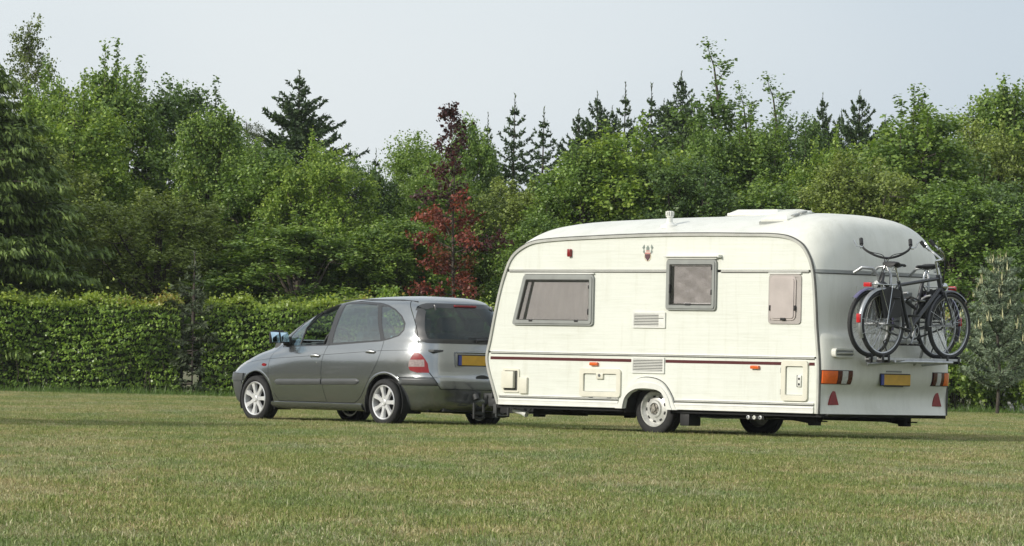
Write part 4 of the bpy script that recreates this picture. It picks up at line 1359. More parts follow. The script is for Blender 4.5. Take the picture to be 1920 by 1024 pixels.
    bm = bmesh.new(); tube(bm, [(1.93, .98, .28), (1.96, .98, .23), (2.0, .98, .205)], .008, 6); obj('loose_cable', bm, M['steel'], root)
    # socket cluster hanging from the floor near the rear
    bm = bmesh.new(); box(bm, (-1.74, 1.02, .215), (-1.48, 1.06, .262), .004); sb = obj('outlet_bracket', bm, M['black'], root)
    for x, mm, rr in ((-1.70, 'alu', .026), (-1.61, 'cv_white', .023), (-1.52, 'alu', .026)):
        bm = bmesh.new(); lathe(bm, [(rr, 1.06), (rr * .95, 1.075), (rr * .5, 1.077), (rr * .4, 1.065), (.001, 1.064)], 'y', (x, 0, .238), 16, closed=False)
        obj('outlet', bm, M[mm], sb)
    # drawbar end: coupling, stabiliser, jockey wheel
    bm = bmesh.new()
    box(bm, (3.28, -.06, .26), (3.56, .06, .36), .02); box(bm, (3.5, -.045, .33), (3.66, .045, .42), .02)
    tube(bm, [(3.56, 0, .40), (3.42, 0, .55), (3.34, 0, .56)], .016, 8)
    obj('coupling', bm, M['darksteel'], root)
    bm = bmesh.new(); tube(bm, [(3.05, .12, .30), (3.05, .12, .72)], .027, 12); tube(bm, [(3.05, .12, .72), (3.05, .24, .74)], .010, 8)
    j = obj('jockey_mast', bm, M['darksteel'], root)
    bm = bmesh.new(); lathe(bm, [(.02, -.03), (.09, -.03), (.10, -.015), (.10, .015), (.09, .03), (.02, .03)], 'y', (3.05, .12, .33), 24); obj('jockey_wheel', bm, M['rubber'], j)
    bm = bmesh.new(); 
    tube(bm, [(2.86, .62, .30), (2.86, .62, .155), (2.86, .52, .150), (2.86, .42, .155), (2.86, .42, .30)], .018, 8)
    tube(bm, [(2.86, .62, .40), (2.86, .62, .47)], .035, 10)
    obj('step_bracket', bm, M['darksteel'], root)
    # gas locker foot lamp bracket and a white fitting under the front corner
    bm = bmesh.new(); box(bm, (2.42, 1.0, .19), (2.48, 1.07, .30), .01); obj('front_bracket', bm, M['darksteel'], root)

    # ---------------- near-side fittings
    def window(outer, r, wid, name='window', panemat='cv_pane', curtain='cv_curtain', cur=None, wave=0.0, top=None):
        rp = lambda d: round_poly(inset(outer, d), max(.012, r - d * .6))
        O = rp(0); I = rp(wid); I2 = rp(wid * .35)
        bm = bmesh.new(); ringprism(bm, O, I2, 1.104, 1.128); ringprism(bm, I2, I, 1.104, 1.138)
        w = obj(name, bm, M['cv_frame'], root, sharp=35)
        bm = bmesh.new(); ringprism(bm, I, rp(wid + .010), 1.105, 1.131); obj('window_seal', bm, M['cv_seal'], w)
        J = rp(wid + .008)
        bm = bmesh.new(); prism(bm, rp(wid - .01), 1.1045, 1.1060); obj('window_recess', bm, M['black'], w)
        bm = bmesh.new(); prism(bm, J, 1.122, 1.126); obj('pane', bm, M[panemat], w)
        x0 = min(p[0] for p in J); x1 = max(p[0] for p in J); z0 = min(p[1] for p in J); z1 = max(p[1] for p in J)
        return w, J, (x0, x1, z0, z1)
    def cloth(poly, mat, parent, amp, fn, nx=60, nz=40, name='curtain', y=1.112):
        """cloth sheet clipped to a quad given as 4 corners: bl, br, tr, tl"""
        bm = bmesh.new()
        bl, br, tr, tl = [Vector(p) for p in poly]
        g = []
        for j in range(nz + 1):
            v = j / nz; row = []
            for i in range(nx + 1):
                u = i / nx
                p = (bl * (1 - u) + br * u) * (1 - v) + (tl * (1 - u) + tr * u) * v
                row.append(bm.verts.new((p.x, y + amp * fn(u, v), p.y)))
            g.append(row)
        for j in range(nz):
            for i in range(nx): bm.faces.new((g[j][i], g[j][i + 1], g[j + 1][i + 1], g[j + 1][i]))
        obj(name, bm, M[mat], parent, sharp=180)
    wA, J, bb = window([(2.145, 1.235), (1.965, 1.825), (.845, 1.825), (.845, 1.235)], .05, .058)
    cloth([(1.93, 1.285), (.92, 1.285), (.92, 1.735), (1.80, 1.735)], 'cv_curtain', wA, .0042, lambda u, v: math.sin(u * 46 + 1.5 * math.sin(v * 3)) * .6 + math.sin(u * 17 + v * 2) * .5)
    cloth([(2.045, 1.285), (1.985, 1.285), (1.85, 1.735), (1.90, 1.735)], 'cv_curtain', wA, .003, lambda u, v: math.sin(u * 12), name='side_curtain', nx=12)
    bm = bmesh.new(); box(bm, (.93, 1.116, 1.762), (1.86, 1.121, 1.775)); box(bm, (.93, 1.116, 1.292), (2.02, 1.1215, 1.300)); obj('blind_rail', bm, M['cv_white'], wA)
    bm = bmesh.new()
    for p in ((1.83, 1.288), (1.10, 1.288)): box(bm, (p[0] - .03, 1.125, p[1] - .012), (p[0] + .03, 1.142, p[1] + .014), .004)
    box(bm, (.905, 1.125, 1.36), (.925, 1.142, 1.43), .004); box(bm, (.905, 1.125, 1.66), (.92, 1.142, 1.70), .004)
    obj('window_catch', bm, M['black'], wA)
    rnd = random.Random(5)
    cr = [(rnd.uniform(2, 9), rnd.uniform(-9, 9), rnd.uniform(0, 6)) for _ in range(7)]
    wB, J, bb = window([(-.285, 1.425), (-.285, 2.00), (-1.045, 2.00), (-1.045, 1.425)], .045, .055)
    cloth([(-.40, 1.50), (-.985, 1.50), (-.985, 1.92), (-.40, 1.92)], 'cv_blind', wB, .0026,
          lambda u, v: sum(abs(math.sin(a * u + b * v + c)) for a, b, c in cr) - 3.5, name='blind')
    bm = bmesh.new(); box(bm, (-.97, 1.116, 1.497), (-.56, 1.123, 1.51)); box(bm, (-.98, 1.116, 1.925), (-.36, 1.121, 1.937)); obj('blind_rail', bm, M['cv_curtain'], wB)
    bm = bmesh.new()
    box(bm, (-.67, 1.125, 1.478), (-.59, 1.142, 1.503), .004)
    for z in (1.60, 1.88): box(bm, (-.995, 1.125, z), (-.975, 1.142, z + .06), .004)
    box(bm, (-.355, 1.125, 1.62), (-.34, 1.142, 1.72), .004)
    obj('window_catch', bm, M['black'], wB)
    bm = bmesh.new(); box(bm, (-1.10, 1.104, 2.025), (-.255, 1.155, 2.043), .004); box(bm, (-1.05, 1.104, 2.004), (-.29, 1.135, 2.022), .004)
    box(bm, (-1.11, 1.104, 2.02), (-1.095, 1.165, 2.052), .003); obj('rain_rail', bm, M['cv_white'], wB)
    bm = bmesh.new(); box(bm, (.845, 1.104, 1.829), (1.97, 1.130, 1.845), .004); obj('rain_rail', bm, M['cv_white'], wA)
    # opal toilet window
    oc = [(-1.825, 1.285), (-1.825, 1.835), (-2.30, 1.835), (-2.30, 1.285)]
    O = round_poly(oc, .045); rq = lambda d: round_poly(inset(oc, d), .03)
    bm = bmesh.new(); ringprism(bm, O, rq(.03), 1.104, 1.118); ringprism(bm, rq(.03), rq(.06), 1.104, 1.112); wC = obj('window', bm, M['cv_opalframe'], root)
    O2 = round_poly([(-1.85, 1.325), (-1.85, 1.815), (-2.225, 1.815), (-2.225, 1.325)], .06)
    bm = bmesh.new(); prism(bm, O2, 1.104, 1.122); prism(bm, inset(O2, .022), 1.10, 1.132); obj('pane', bm, M['cv_opal'], wC)
    bm = bmesh.new(); prism(bm, rq(.05), 1.1042, 1.1075); obj('window_recess', bm, M['cv_opalframe'], wC)
    bm = bmesh.new(); box(bm, (-2.09, 1.12, 1.325), (-2.02, 1.142, 1.352), .004)
    for x in (-1.86, -2.225): box(bm, (x - .008, 1.12, 1.43), (x + .008, 1.142, 1.49), .003)
    obj('window_catch', bm, M['black'], wC)
    bm = bmesh.new(); box(bm, (-2.30, 1.104, 1.838), (-1.82, 1.125, 1.853), .003); obj('rain_rail', bm, M['cv_white'], wC)
    # fridge vents
    for k, (x0, x1, z0, z1) in enumerate(((-.275, .23, 1.22, 1.40), (-.275, .23, .705, .885))):
        bm = bmesh.new(); ringprism(bm, rrect(x0, x1, z0, z1, .008), rrect(x0 + .022, x1 - .022, z0 + .02, z1 - .02, .004), 1.10, 1.120)
        v = obj('vent', bm, M['cv_white'], root)
        bm = bmesh.new(); box(bm, (x0 + .01, 1.1045, z0 + .01), (x1 - .01, 1.1062, z1 - .01)); obj('vent_backing', bm, M['black'], v)
        bm = bmesh.new()
        n = 8
        for i in range(n):
            z = z0 + .028 + (z1 - z0 - .056) * i / (n - 1)
            V = box(bm, (x0 + .02, 1.106, z - .0045), (x1 - .02, 1.118, z + .0045))
        obj('slat', bm, M['cv_white'], v)
        if k == 0:
            bm = bmesh.new(); box(bm, (x0 + .022, 1.116, z0 + .02), (x0 + .10, 1.119, z1 - .075), .002); box(bm, (x0 + .022, 1.116, z1 - .06), (x0 + .10, 1.119, z1 - .02), .002); obj('vent_cover', bm, M['cv_white'], v)
    # coat-of-arms style sticker: two supporters, crest, banded shield in a pale ring
    cx, cz, y = .025, 2.075, 1.1065
    bm = bmesh.new()
    lathe(bm, [(.052, y - .001), (.052, y + .001), (.046, y + .001), (.046, y - .001)], 'y', (cx, 0, cz - .045), 24)
    cg = obj('crest', bm, plain('crest_cream', (.62, .52, .33), .5), root)
    bm = bmesh.new(); box(bm, (cx - .040, y, cz - .012), (cx + .040, y + .002, cz + .004)); box(bm, (cx - .030, y, cz + .016), (cx + .030, y + .002, cz + .026)); obj('crest_band', bm, plain('crest_pink', (.55, .22, .20), .5), cg)
    bm = bmesh.new(); prism(bm, [(cx - .042, cz - .016), (cx + .042, cz - .016), (cx + .036, cz - .055), (cx, cz - .095), (cx - .036, cz - .055)], y, y + .0025); obj('crest_shield', bm, plain('crest_shield', (.10, .045, .055), .5), cg)
    bm = bmesh.new()
    for sg in (-1, 1):
        prism(bm, [(cx + sg * .045, cz - .015), (cx + sg * .075, cz + .01), (cx + sg * .062, cz + .035), (cx + sg * .085, cz + .06), (cx + sg * .055, cz + .095), (cx + sg * .045, cz + .06), (cx + sg * .06, cz + .045), (cx + sg * .048, cz + .02)], y, y + .002)
    prism(bm, [(cx - .02, cz + .03), (cx + .02, cz + .03), (cx + .024, cz + .06), (cx, cz + .085), (cx - .022, cz + .06)], y, y + .002)
    obj('crest_figure', bm, plain('crest_grey', (.22, .26, .23), .5), cg)
    # marker lamps
    bm = bmesh.new(); box(bm, (1.215, 1.104, 2.03), (1.262, 1.145, 2.12), .01); obj('marker_lamp', bm, M['redlens'], root, label='dark red marker lamp near the top front')
    for x in (.815, -1.65):
        bm = bmesh.new(); box(bm, (x - .062, 1.104, .778), (x + .062, 1.140, .818), .012); obj('side_marker', bm, M['orange'], root)
    # locker doors
    def hatch(x0, x1, z0, z1, fw, mat='cv_cream', r=.04):
        bm = bmesh.new(); ringprism(bm, rrect(x0, x1, z0, z1, r), rrect(x0 + fw, x1 - fw, z0 + fw, z1 - fw, r * .45), 1.10, 1.128)
        h = obj('hatch', bm, M[mat], root, sharp=50)
        bm = bmesh.new(); box(bm, (x0 + fw * .8, 1.10, z0 + fw * .8), (x1 - fw * .8, 1.1065, z1 - fw * .8)); obj('hatch_door', bm, M['cv_side'], h)
        bm = bmesh.new(); ringprism(bm, rrect(x0 + fw, x1 - fw, z0 + fw, z1 - fw, r * .45), rrect(x0 + fw + .006, x1 - fw - .006, z0 + fw + .006, z1 - fw - .006, r * .3), 1.10, 1.108); obj('hatch_seal', bm, M['cv_frame'], h)
        return h
    hB = hatch(.395, 1.035, .422, .745, .058)
    bm = bmesh.new(); box(bm, (.665, 1.104, .625), (.775, 1.130, .70), .01); l = obj('lock', bm, M['cv_cream'], hB)
    bm = bmesh.new(); lathe(bm, [(.018, 1.130), (.018, 1.136), (.001, 1.137)], 'y', (.72, 0, .668), 16, closed=False); obj('lock_barrel', bm, M['steel'], hB)
    bm = bmesh.new(); box(bm, (.54, 1.104, .41), (.60, 1.125, .426), .003); box(bm, (.83, 1.104, .41), (.89, 1.125, .426), .003); obj('hinge', bm, M['cv_frame'], hB)
    hC = hatch(-2.425, -2.04, .435, .88, .062)
    bm = bmesh.new(); box(bm, (-2.33, 1.104, .59), (-2.275, 1.125, .72), .012); obj('lock', bm, M['cv_white'], hC)
    bm = bmesh.new()
    for z in (.62, .68): lathe(bm, [(.013, 1.125), (.013, 1.129), (.001, 1.130)], 'y', (-2.305, 0, z), 12, closed=False)
    box(bm, (-2.272, 1.104, .59), (-2.266, 1.120, .72)); obj('lock_barrel', bm, M['black'], hC)
    bm = bmesh.new(); box(bm, (-2.042, 1.104, .50), (-2.028, 1.125, .56), .003); box(bm, (-2.042, 1.104, .74), (-2.028, 1.125, .80), .003); obj('hinge', bm, M['cv_frame'], hC)
    # water filler box and small socket
    bm = bmesh.new(); ringprism(bm, rrect(2.015, 2.285, .445, .725, .03), rrect(2.04, 2.26, .468, .70, .012), 1.10, 1.118); sk = obj('socket_box', bm, M['cv_cream'], root)
    bm = bmesh.new(); box(bm, (2.085, 1.105, .495), (2.275, 1.150, .692), .008); obj('socket_flap', bm, M['cv_cream'], sk)
    bm = bmesh.new(); box(bm, (2.04, 1.1045, .468), (2.26, 1.1055, .70)); obj('socket_recess', bm, M['cv_seal'], sk)
    bm = bmesh.new(); box(bm, (1.875, 1.10, .435), (2.0, 1.135, .625), .008); obj('filler_cap', bm, M['cv_cream'], root)

    # ---------------- roof
    def roof_z(x, y):
        t = abs(y / HW); best = 2.5
        for i in range(len(_S) - 1):
            a, b = skin_pt(i, t), skin_pt(i + 1, t)
            if a.z > 1.9 and (a.x - x) * (b.x - x) <= 0: best = a.z + (b.z - a.z) * ((x - a.x) / (b.x - a.x + 1e-9))
        return best
    def rooflight(x0, x1, y0, y1, zb, h, tilt):
        bm = bmesh.new()
        box(bm, (x0, y0, zb - .12), (x1, y1, zb + h * .5), .012)
        cx, cy = (x0 + x1) / 2, (y0 + y1) / 2
        mt = Matrix.Translation((cx, cy, zb + h * .5)) @ Matrix.Rotation(tilt, 4, 'X') @ Matrix.Translation((-cx, -cy, 0))
        A = [(x0 + .02, y0 + .02), (x1 - .02, y0 + .02), (x1 - .02, y1 - .02), (x0 + .02, y1 - .02)]
        B = [(x0 + .09, y0 + .09), (x1 - .09, y0 + .09), (x1 - .09, y1 - .09), (x0 + .09, y1 - .09)]
        va = [bm.verts.new(mt @ Vector((*p, 0))) for p in A]; vb = [bm.verts.new(mt @ Vector((*p, h * .55))) for p in B]
        bm.faces.new(vb)
        for i in range(4): bm.faces.new((va[i], va[(i + 1) % 4], vb[(i + 1) % 4], vb[i]))
        o = obj('rooflight', bm, M['cv_skin'], root, sharp=30)
        bm = bmesh.new(); box(bm, (x0 - .014, y0 - .014, zb - .10), (x1 + .014, y1 + .014, zb + .004)); obj('rooflight_seal', bm, M['cv_frame'], o)
        bm = bmesh.new()
        for f in (.32, .62):
            yy = y0 + (y1 - y0) * f
            box(bm, (x0 - .012, yy - .05, zb + h * .45), (x0 + .05, yy + .05, zb + h * .85), .012)
        obj('rooflight_grip', bm, M['cv_frame'], o)
    # near one sits on the slope of the roof
    n0 = len(root.children)
    rooflight(-1.80, -1.40, .36, .80, 0, .062, 0)
    rl = [c for c in root.children if c.name.startswith('rooflight')][-1]
    za, zb_ = roof_z(-1.6, .82), roof_z(-1.6, .36)
    ang = math.atan2(zb_ - za, .46)
    rl.matrix_local = Matrix.Translation((0, .58, (za + zb_) / 2 + .018)) @ Matrix.Rotation(-ang, 4, 'X') @ Matrix.Translation((0, -.58, 0))
    rooflight(-.98, -.20, -.62, .02, roof_z(-.6, 0) - .005, .075, 0)
    # flue
    fx, fy = .05, .72
    fz = roof_z(fx, fy)
    bm = bmesh.new(); lathe(bm, [(.11, -.03), (.10, .008), (.05, .030), (.036, .045), (.034, .10), (.046, .102), (.046, .112), (.030, .116), (.030, .15), (.036, .152), (.036, .17), (.001, .172)], 'z', (fx, fy, fz), 28, closed=False)
    for k in range(10):
        a = 2 * math.pi * k / 10
        box(bm, (fx + .042 * math.cos(a) - .005, fy + .042 * math.sin(a) - .005, fz + .118), (fx + .042 * math.cos(a) + .005, fy + .042 * math.sin(a) + .005, fz + .165))
    obj('flue', bm, M['cv_white'], root)

    # ---------------- tail
    # belt moulding round the rear
    for z, h, mt, of in ((1.872, .030, 'cv_frame', .012), (1.852, .010, 'cv_seal', .006), (1.894, .006, 'cv_trim', .008)):
        bm = bmesh.new(); rear_patch(bm, -1.10, 1.10, z - h / 2, z + h / 2, of, 48, 1); obj('rear_rail', bm, M[mt], root)
    # rear window, dark tinted
    bm = bmesh.new(); rear_patch(bm, -.50, .50, 1.20, 1.72, .008, 12, 4); rw = obj('rear_window', bm, M['cv_skin'], root)
    bm = bmesh.new(); rear_patch(bm, -.45, .45, 1.245, 1.675, .014, 12, 4)
    obj('pane', bm, plain('rear_acrylic', (0.24, 0.25, 0.24), .2, var=.15), rw)
    # lamp clusters
    for sg in (1, -1):
        seg = [(1.095, .925, 'orange'), (.922, .860, 'darkred'), (.857, .775, 'whitelens'), (.772, .705, 'darkred')]
        bm = bmesh.new(); rear_patch(bm, sg * .695, sg * 1.099, .628, .785, .006, 14, 3); lc = obj('lamp_cluster', bm, M['black'], root)
        for a, b, mm in seg:
            bm = bmesh.new(); rear_patch(bm, sg * b, sg * a, .636, .777, .020, 6, 3); obj('lens', bm, M[mm], lc)
        # reflecting triangle
        bm = bmesh.new()
        y0 = sg * .895
        tri = [(y0 - .085, .40), (y0 + .085, .40), (y0 + .012, .575), (y0 - .012, .575)]
        x = rear_x(y0, .47) - .004
        prism(bm, tri, x - .012, x + .02, 'x')
        obj('reflector', bm, M['redlens'], root)
    # grab handles in shallow recesses
    for sg in (1, -1):
        y0, y1, z0, z1 = sg * .66, sg * .99, .925, 1.025
        xx = min(rear_x(y0, .97), rear_x(y1, .97))
        bm = bmesh.new()
        O = rrect(min(y0, y1), max(y0, y1), z0, z1, .035); I = inset(O, .02)
        ringprism(bm, O, I, xx - .012, xx + .05, 'x')
        h = obj('handle_recess', bm, M['cv_skin'], root, sharp=50)
        bm = bmesh.new(); prism(bm, inset(O, .018), xx - .002, xx + .04, 'x'); obj('recess_back', bm, M['cv_frame'], h)
        bm = bmesh.new(); tube(bm, [(xx - .005, min(y0, y1) + .03, .972), (xx - .022, min(y0, y1) + .08, .975), (xx - .022, max(y0, y1) - .08, .972), (xx - .005, max(y0, y1) - .03, .97)], .010, 8); obj('grab_handle', bm, M['cv_trim'], h)
    xx = rear_x(0, .69)
    pl = plate_obj('number_plate', .50, .115, root, Matrix.Translation((xx - .020, .0 - .02, .690)) @ Matrix.Rotation(math.pi, 4, 'X') @ Matrix.Rotation(0, 4, 'Y'))
    bm = bmesh.new(); prism(bm, [(-.16, .612), (.14, .612), (.17, .63), (-.19, .63)], xx - .014, xx + .01, 'x'); obj('plate_lamp', bm, M['black'], root)
    bm = bmesh.new(); box(bm, (rear_x(0, .79) - .012, -.13, .775), (rear_x(0, .79) + .01, .13, .792), .003); obj('badge_strip', bm, M['cv_frame'], root)
    # dark strip under the rear edge: its thin shadow, put in as colour
    bm = bmesh.new(); prism(bm, [(-2.55, .30), (-2.655, .30), (-2.62, .275), (-2.52, .275)], -1.02, 1.02); obj('rear_edge_shadow', bm, M['cv_seal'], root)
    # bicycle carrier on the tail
    cr = None
    bm = bmesh.new()
    for yy in (.30, -.36):
        tube(bm, [(-2.62, yy, 1.86), (-2.72, yy, 1.94), (-2.84, yy, 1.95), (-2.90, yy, 1.86), (-2.90, yy, 1.70), (-2.86, yy, 1.10), (-2.80, yy, .93), (-2.70, yy, .86), (-2.66, yy, .86)], .016, 10)
    tube(bm, [(-2.90, .30, 1.58), (-2.90, -.36, 1.58)], .014, 10)
    tube(bm, [(-2.86, .30, 1.12), (-2.86, -.36, 1.12)], .014, 10)
    cr = obj('bicycle_carrier', bm, M['alu'], root)
    for xr, e in ((-2.87, -.90), (-3.05, -.74)):
        bm = bmesh.new(); 
        prism(bm, [(xr - .032, .912), (xr + .032, .912), (xr + .032, .938), (xr + .022, .938), (xr + .022, .921), (xr - .022, .921), (xr - .022, .938), (xr - .032, .938)], e, .64)
        obj('wheel_rail', bm, M['alu'], cr)
    bm = bmesh.new()
    tube(bm, [(-2.72, .45, .86), (-3.12, .45, .895)], .014, 8); tube(bm, [(-2.72, -.50, .86), (-3.12, -.50, .895)], .014, 8)
    tube(bm, [(-2.86, .62, .86), (-3.10, .20, .895), (-3.11, -.55, .895)], .018, 8)
    obj('carrier_arm', bm, M['alu'], cr)
    for xr, ys_ in ((-2.87, (.60, .42, -.60, -.86)), (-3.05, (.62, .52, -.50, -.70))):
        for yy in ys_:
            bm = bmesh.new(); box(bm, (xr - .037, yy - .018, .880), (xr + .037, yy + .018, .965), .006); obj('rail_clamp', bm, M['black'], cr)
    bm = bmesh.new()
    tube(bm, [(-2.90, .18, 1.62), (-2.97, .18, 1.65), (-3.05, .18, 1.66)], .013, 8); tube(bm, [(-2.90, -.25, 1.60), (-2.97, -.25, 1.63), (-3.03, -.25, 1.64)], .013, 8)
    tube(bm, [(-2.64, .62, 1.87), (-2.74, .60, 1.93), (-2.82, .52, 1.92), (-2.84, .44, 1.84), (-2.84, .42, 1.75)], .020, 10)
    obj('carrier_grip', bm, M['alu'], cr)
    return root
CARAVAN = build_caravan()
# ------------------------------------------------------------------ grey family car (local x forward, y to its left = towards the camera)
KH = 0.8547
AXR, AXF = -0.02, 2.50
CAR_LOC = Vector((-1.4458, 58.476, 0)) + Vector((math.sin(KH), math.cos(KH), 0)) * 0.73
CAR_RZ = math.pi - KH
#      z    front   rear  halfw  nF   nR
SL = [(.185, 3.05, -.66, .77, 5, 4.5), (.205, 3.15, -.74, .80, 5, 4.5), (.26, 3.24, -.80, .825, 5, 4.6), (.36, 3.28, -.805, .845, 5, 4.8), (.46, 3.30, -.815, .858, 5, 5),
      (.56, 3.30, -.815, .862, 5, 5), (.63, 3.27, -.785, .862, 4.6, 5), (.70, 3.20, -.775, .860, 4.2, 5), (.77, 3.07, -.77, .855, 3.8, 5), (.84, 2.90, -.765, .844, 3.6, 5),
      (.90, 2.72, -.755, .829, 3.2, 5), (.95, 2.58, -.745, .812, 3.4, 5), (1.00, 2.47, -.735, .795, 3.6, 5), (1.06, 2.37, -.735, .780, 3.8, 5), (1.13, 2.25, -.705, .756, 3.9, 5),
      (1.20, 2.12, -.67, .732, 4, 5), (1.27, 1.98, -.63, .702, 4, 5), (1.34, 1.83, -.59, .672, 4, 5), (1.40, 1.68, -.55, .645, 4, 4.8), (1.45, 1.53, -.515, .618, 4, 4.6), (1.49, 1.36, -.485, .585, 3.8, 4.3),
      (1.52, 1.18, -.45, .54, 3.4, 4), (1.545, .98, -.39, .47, 3, 3.6), (1.565, .75, -.26, .37, 2.6, 3), (1.578, .5, -.05, .23, 2.2, 2.4), (1.584, .3, .10, .10, 2, 2)]
_SL = np.array(catmull(SL, 3))
NU = 208

def slice_pts(row, n=NU, off=0.0):
    z, aF, aR, w, nF, nR = row
    aF -= off; aR += off; w -= off
    c = (aF + aR) / 2
    th = np.linspace(0, 2 * np.pi, 2400, endpoint=False)
    cs, sn = np.cos(th), np.sin(th)
    nn = np.where(cs >= 0, nF, nR)
    L = np.where(cs >= 0, aF - c, c - aR)
    x = c + np.sign(cs) * L * np.abs(cs) ** (2 / nn)
    y = w * np.sign(sn) * np.abs(sn) ** (2 / nn)
    # bridge the sparse middle of the long sides, then walk it at even steps
    P = np.stack([x, y], 1); P = np.vstack([P, P[:1]])
    d = np.concatenate([[0], np.cumsum(np.linalg.norm(np.diff(P, axis=0), axis=1))])
    s = np.linspace(0, d[-1], n, endpoint=False)
    return np.stack([np.interp(s, d, P[:, 0]), np.interp(s, d, P[:, 1]), np.full(n, z)], 1)

def car_shell(off=0.0, zmax=9):
    bm = bmesh.new()
    rows = [r for r in _SL if r[0] <= zmax]
    G = [[bm.verts.new(p) for p in slice_pts(r, off=off)] for r in rows]
    for j in range(len(G) - 1):
        for i in range(NU):
            bm.faces.new((G[j][i], G[j][(i + 1) % NU], G[j + 1][(i + 1) % NU], G[j + 1][i]))
    if zmax > 5: bm.faces.new(G[-1])
    bm.normal_update()
    return bm

def surf_y(x, z, off=0.0):
    r = np.array([np.interp(z, _SL[:, 0], _SL[:, k]) for k in range(6)])
    c = (r[1] + r[2]) / 2
    if x >= c: L, n = r[1] - c, r[4]
    else: L, n = c - r[2], r[5]
    u = min(1, abs(x - c) / L)
    return r[3] * (1 - u ** n) ** (1 / n) + off

def surf_xrear(y, z):
    r = np.array([np.interp(z, _SL[:, 0], _SL[:, k]) for k in range(6)])
    c = (r[1] + r[2]) / 2
    u = min(1, abs(y) / r[3])
    return c - (c - r[2]) * (1 - u ** r[5]) ** (1 / r[5])

def cut(bm, pts, axis, closed=True, flt=None):
    """score the surface along a polyline given in (x,z) [axis y] or (y,z) [axis x]"""
    m = len(pts)
    for i in range(m if closed else m - 1):
        p, q = Vector(pts[i]), Vector(pts[(i + 1) % m])
        d = q - p
        if d.length < 1e-5: continue
        if axis == 'y':
            co = (p.x, 0, p.y); no = Vector((-d.y, 0, d.x)); ix = (0, 2)
        else:
            co = (0, p.x, p.y); no = Vector((0, -d.y, d.x)); ix = (1, 2)
        lo = (min(p.x, q.x) - 1e-4, min(p.y, q.y) - 1e-4); hi = (max(p.x, q.x) + 1e-4, max(p.y, q.y) + 1e-4)
        fs = []
        for f in bm.faces:
            if flt and not flt(f): continue
            a = [v.co[ix[0]] for v in f.verts]; b = [v.co[ix[1]] for v in f.verts]
            if max(a) >= lo[0] and min(a) <= hi[0] and max(b) >= lo[1] and min(b) <= hi[1]: fs.append(f)
        if not fs: continue
        g = set(fs)
        for f in fs:
            g.update(f.edges); g.update(f.verts)
        bmesh.ops.bisect_plane(bm, geom=list(g), plane_co=co, plane_no=no.normalized(), dist=1e-5)

def inside(P, x, y):
    c = False
    n = len(P)
    j = n - 1
    for i in range(n):
        if (P[i][1] > y) != (P[j][1] > y) and x < (P[j][0] - P[i][0]) * (y - P[i][1]) / (P[j][1] - P[i][1]) + P[i][0]: c = not c
        j = i
    return c

def seg_dist(P, x, y, closed):
    best = 9
    m = len(P)
    for i in range(m if closed else m - 1):
        ax, ay = P[i]; bx, by = P[(i + 1) % m]
        dx, dy = bx - ax, by - ay
        t = max(0, min(1, ((x - ax) * dx + (y - ay) * dy) / (dx * dx + dy * dy + 1e-12)))
        best = min(best, math.hypot(x - ax - t * dx, y - ay - t * dy))
    return best

def gap(bm, pts, axis, w=.0035, closed=False, flt=None):
    """open a slit (shut lines and the shoulder crease) of width 2w"""
    ix = (0, 2) if axis == 'y' else (1, 2)
    L, Rr = strip(pts, 2 * w, .5) if not closed else (inset(pts, w), inset(pts, -w))
    cut(bm, L, axis, closed, flt); cut(bm, Rr, axis, closed, flt)
    dele = []
    for f in bm.faces:
        if flt and not flt(f): continue
        c = f.calc_center_median()
        if seg_dist(pts, c[ix[0]], c[ix[1]], closed) < w * .98: dele.append(f)
    bmesh.ops.delete(bm, geom=dele, context='FACES')

def take(bm, pred):
    """lift faces out of bm into a new bmesh"""
    nb = bmesh.new(); mp = {}
    fs = [f for f in bm.faces if pred(f.calc_center_median(), f.normal)]
    for f in fs:
        vs = []
        for v in f.verts:
            if v not in mp: mp[v] = nb.verts.new(v.co)
            vs.append(mp[v])
        nb.faces.new(vs)
    bmesh.ops.delete(bm, geom=fs, context='FACES')
    nb.normal_update()
    return nb

def thick(bm, t=.012, push=0.0):
    bm.normal_update()
    if push:
        for v in bm.verts: v.co += v.normal * push
    bmesh.ops.solidify(bm, geom=bm.faces[:], thickness=t)
    return bm

def sobj(name, bm, mat, parent, t=.012, push=0.0, sharp=38, **k):
    if len(bm.faces) == 0: print('EMPTY', name)
    thick(bm, t, push)
    return obj(name, bm, mat, parent, sharp=sharp, recalc=False, **k)

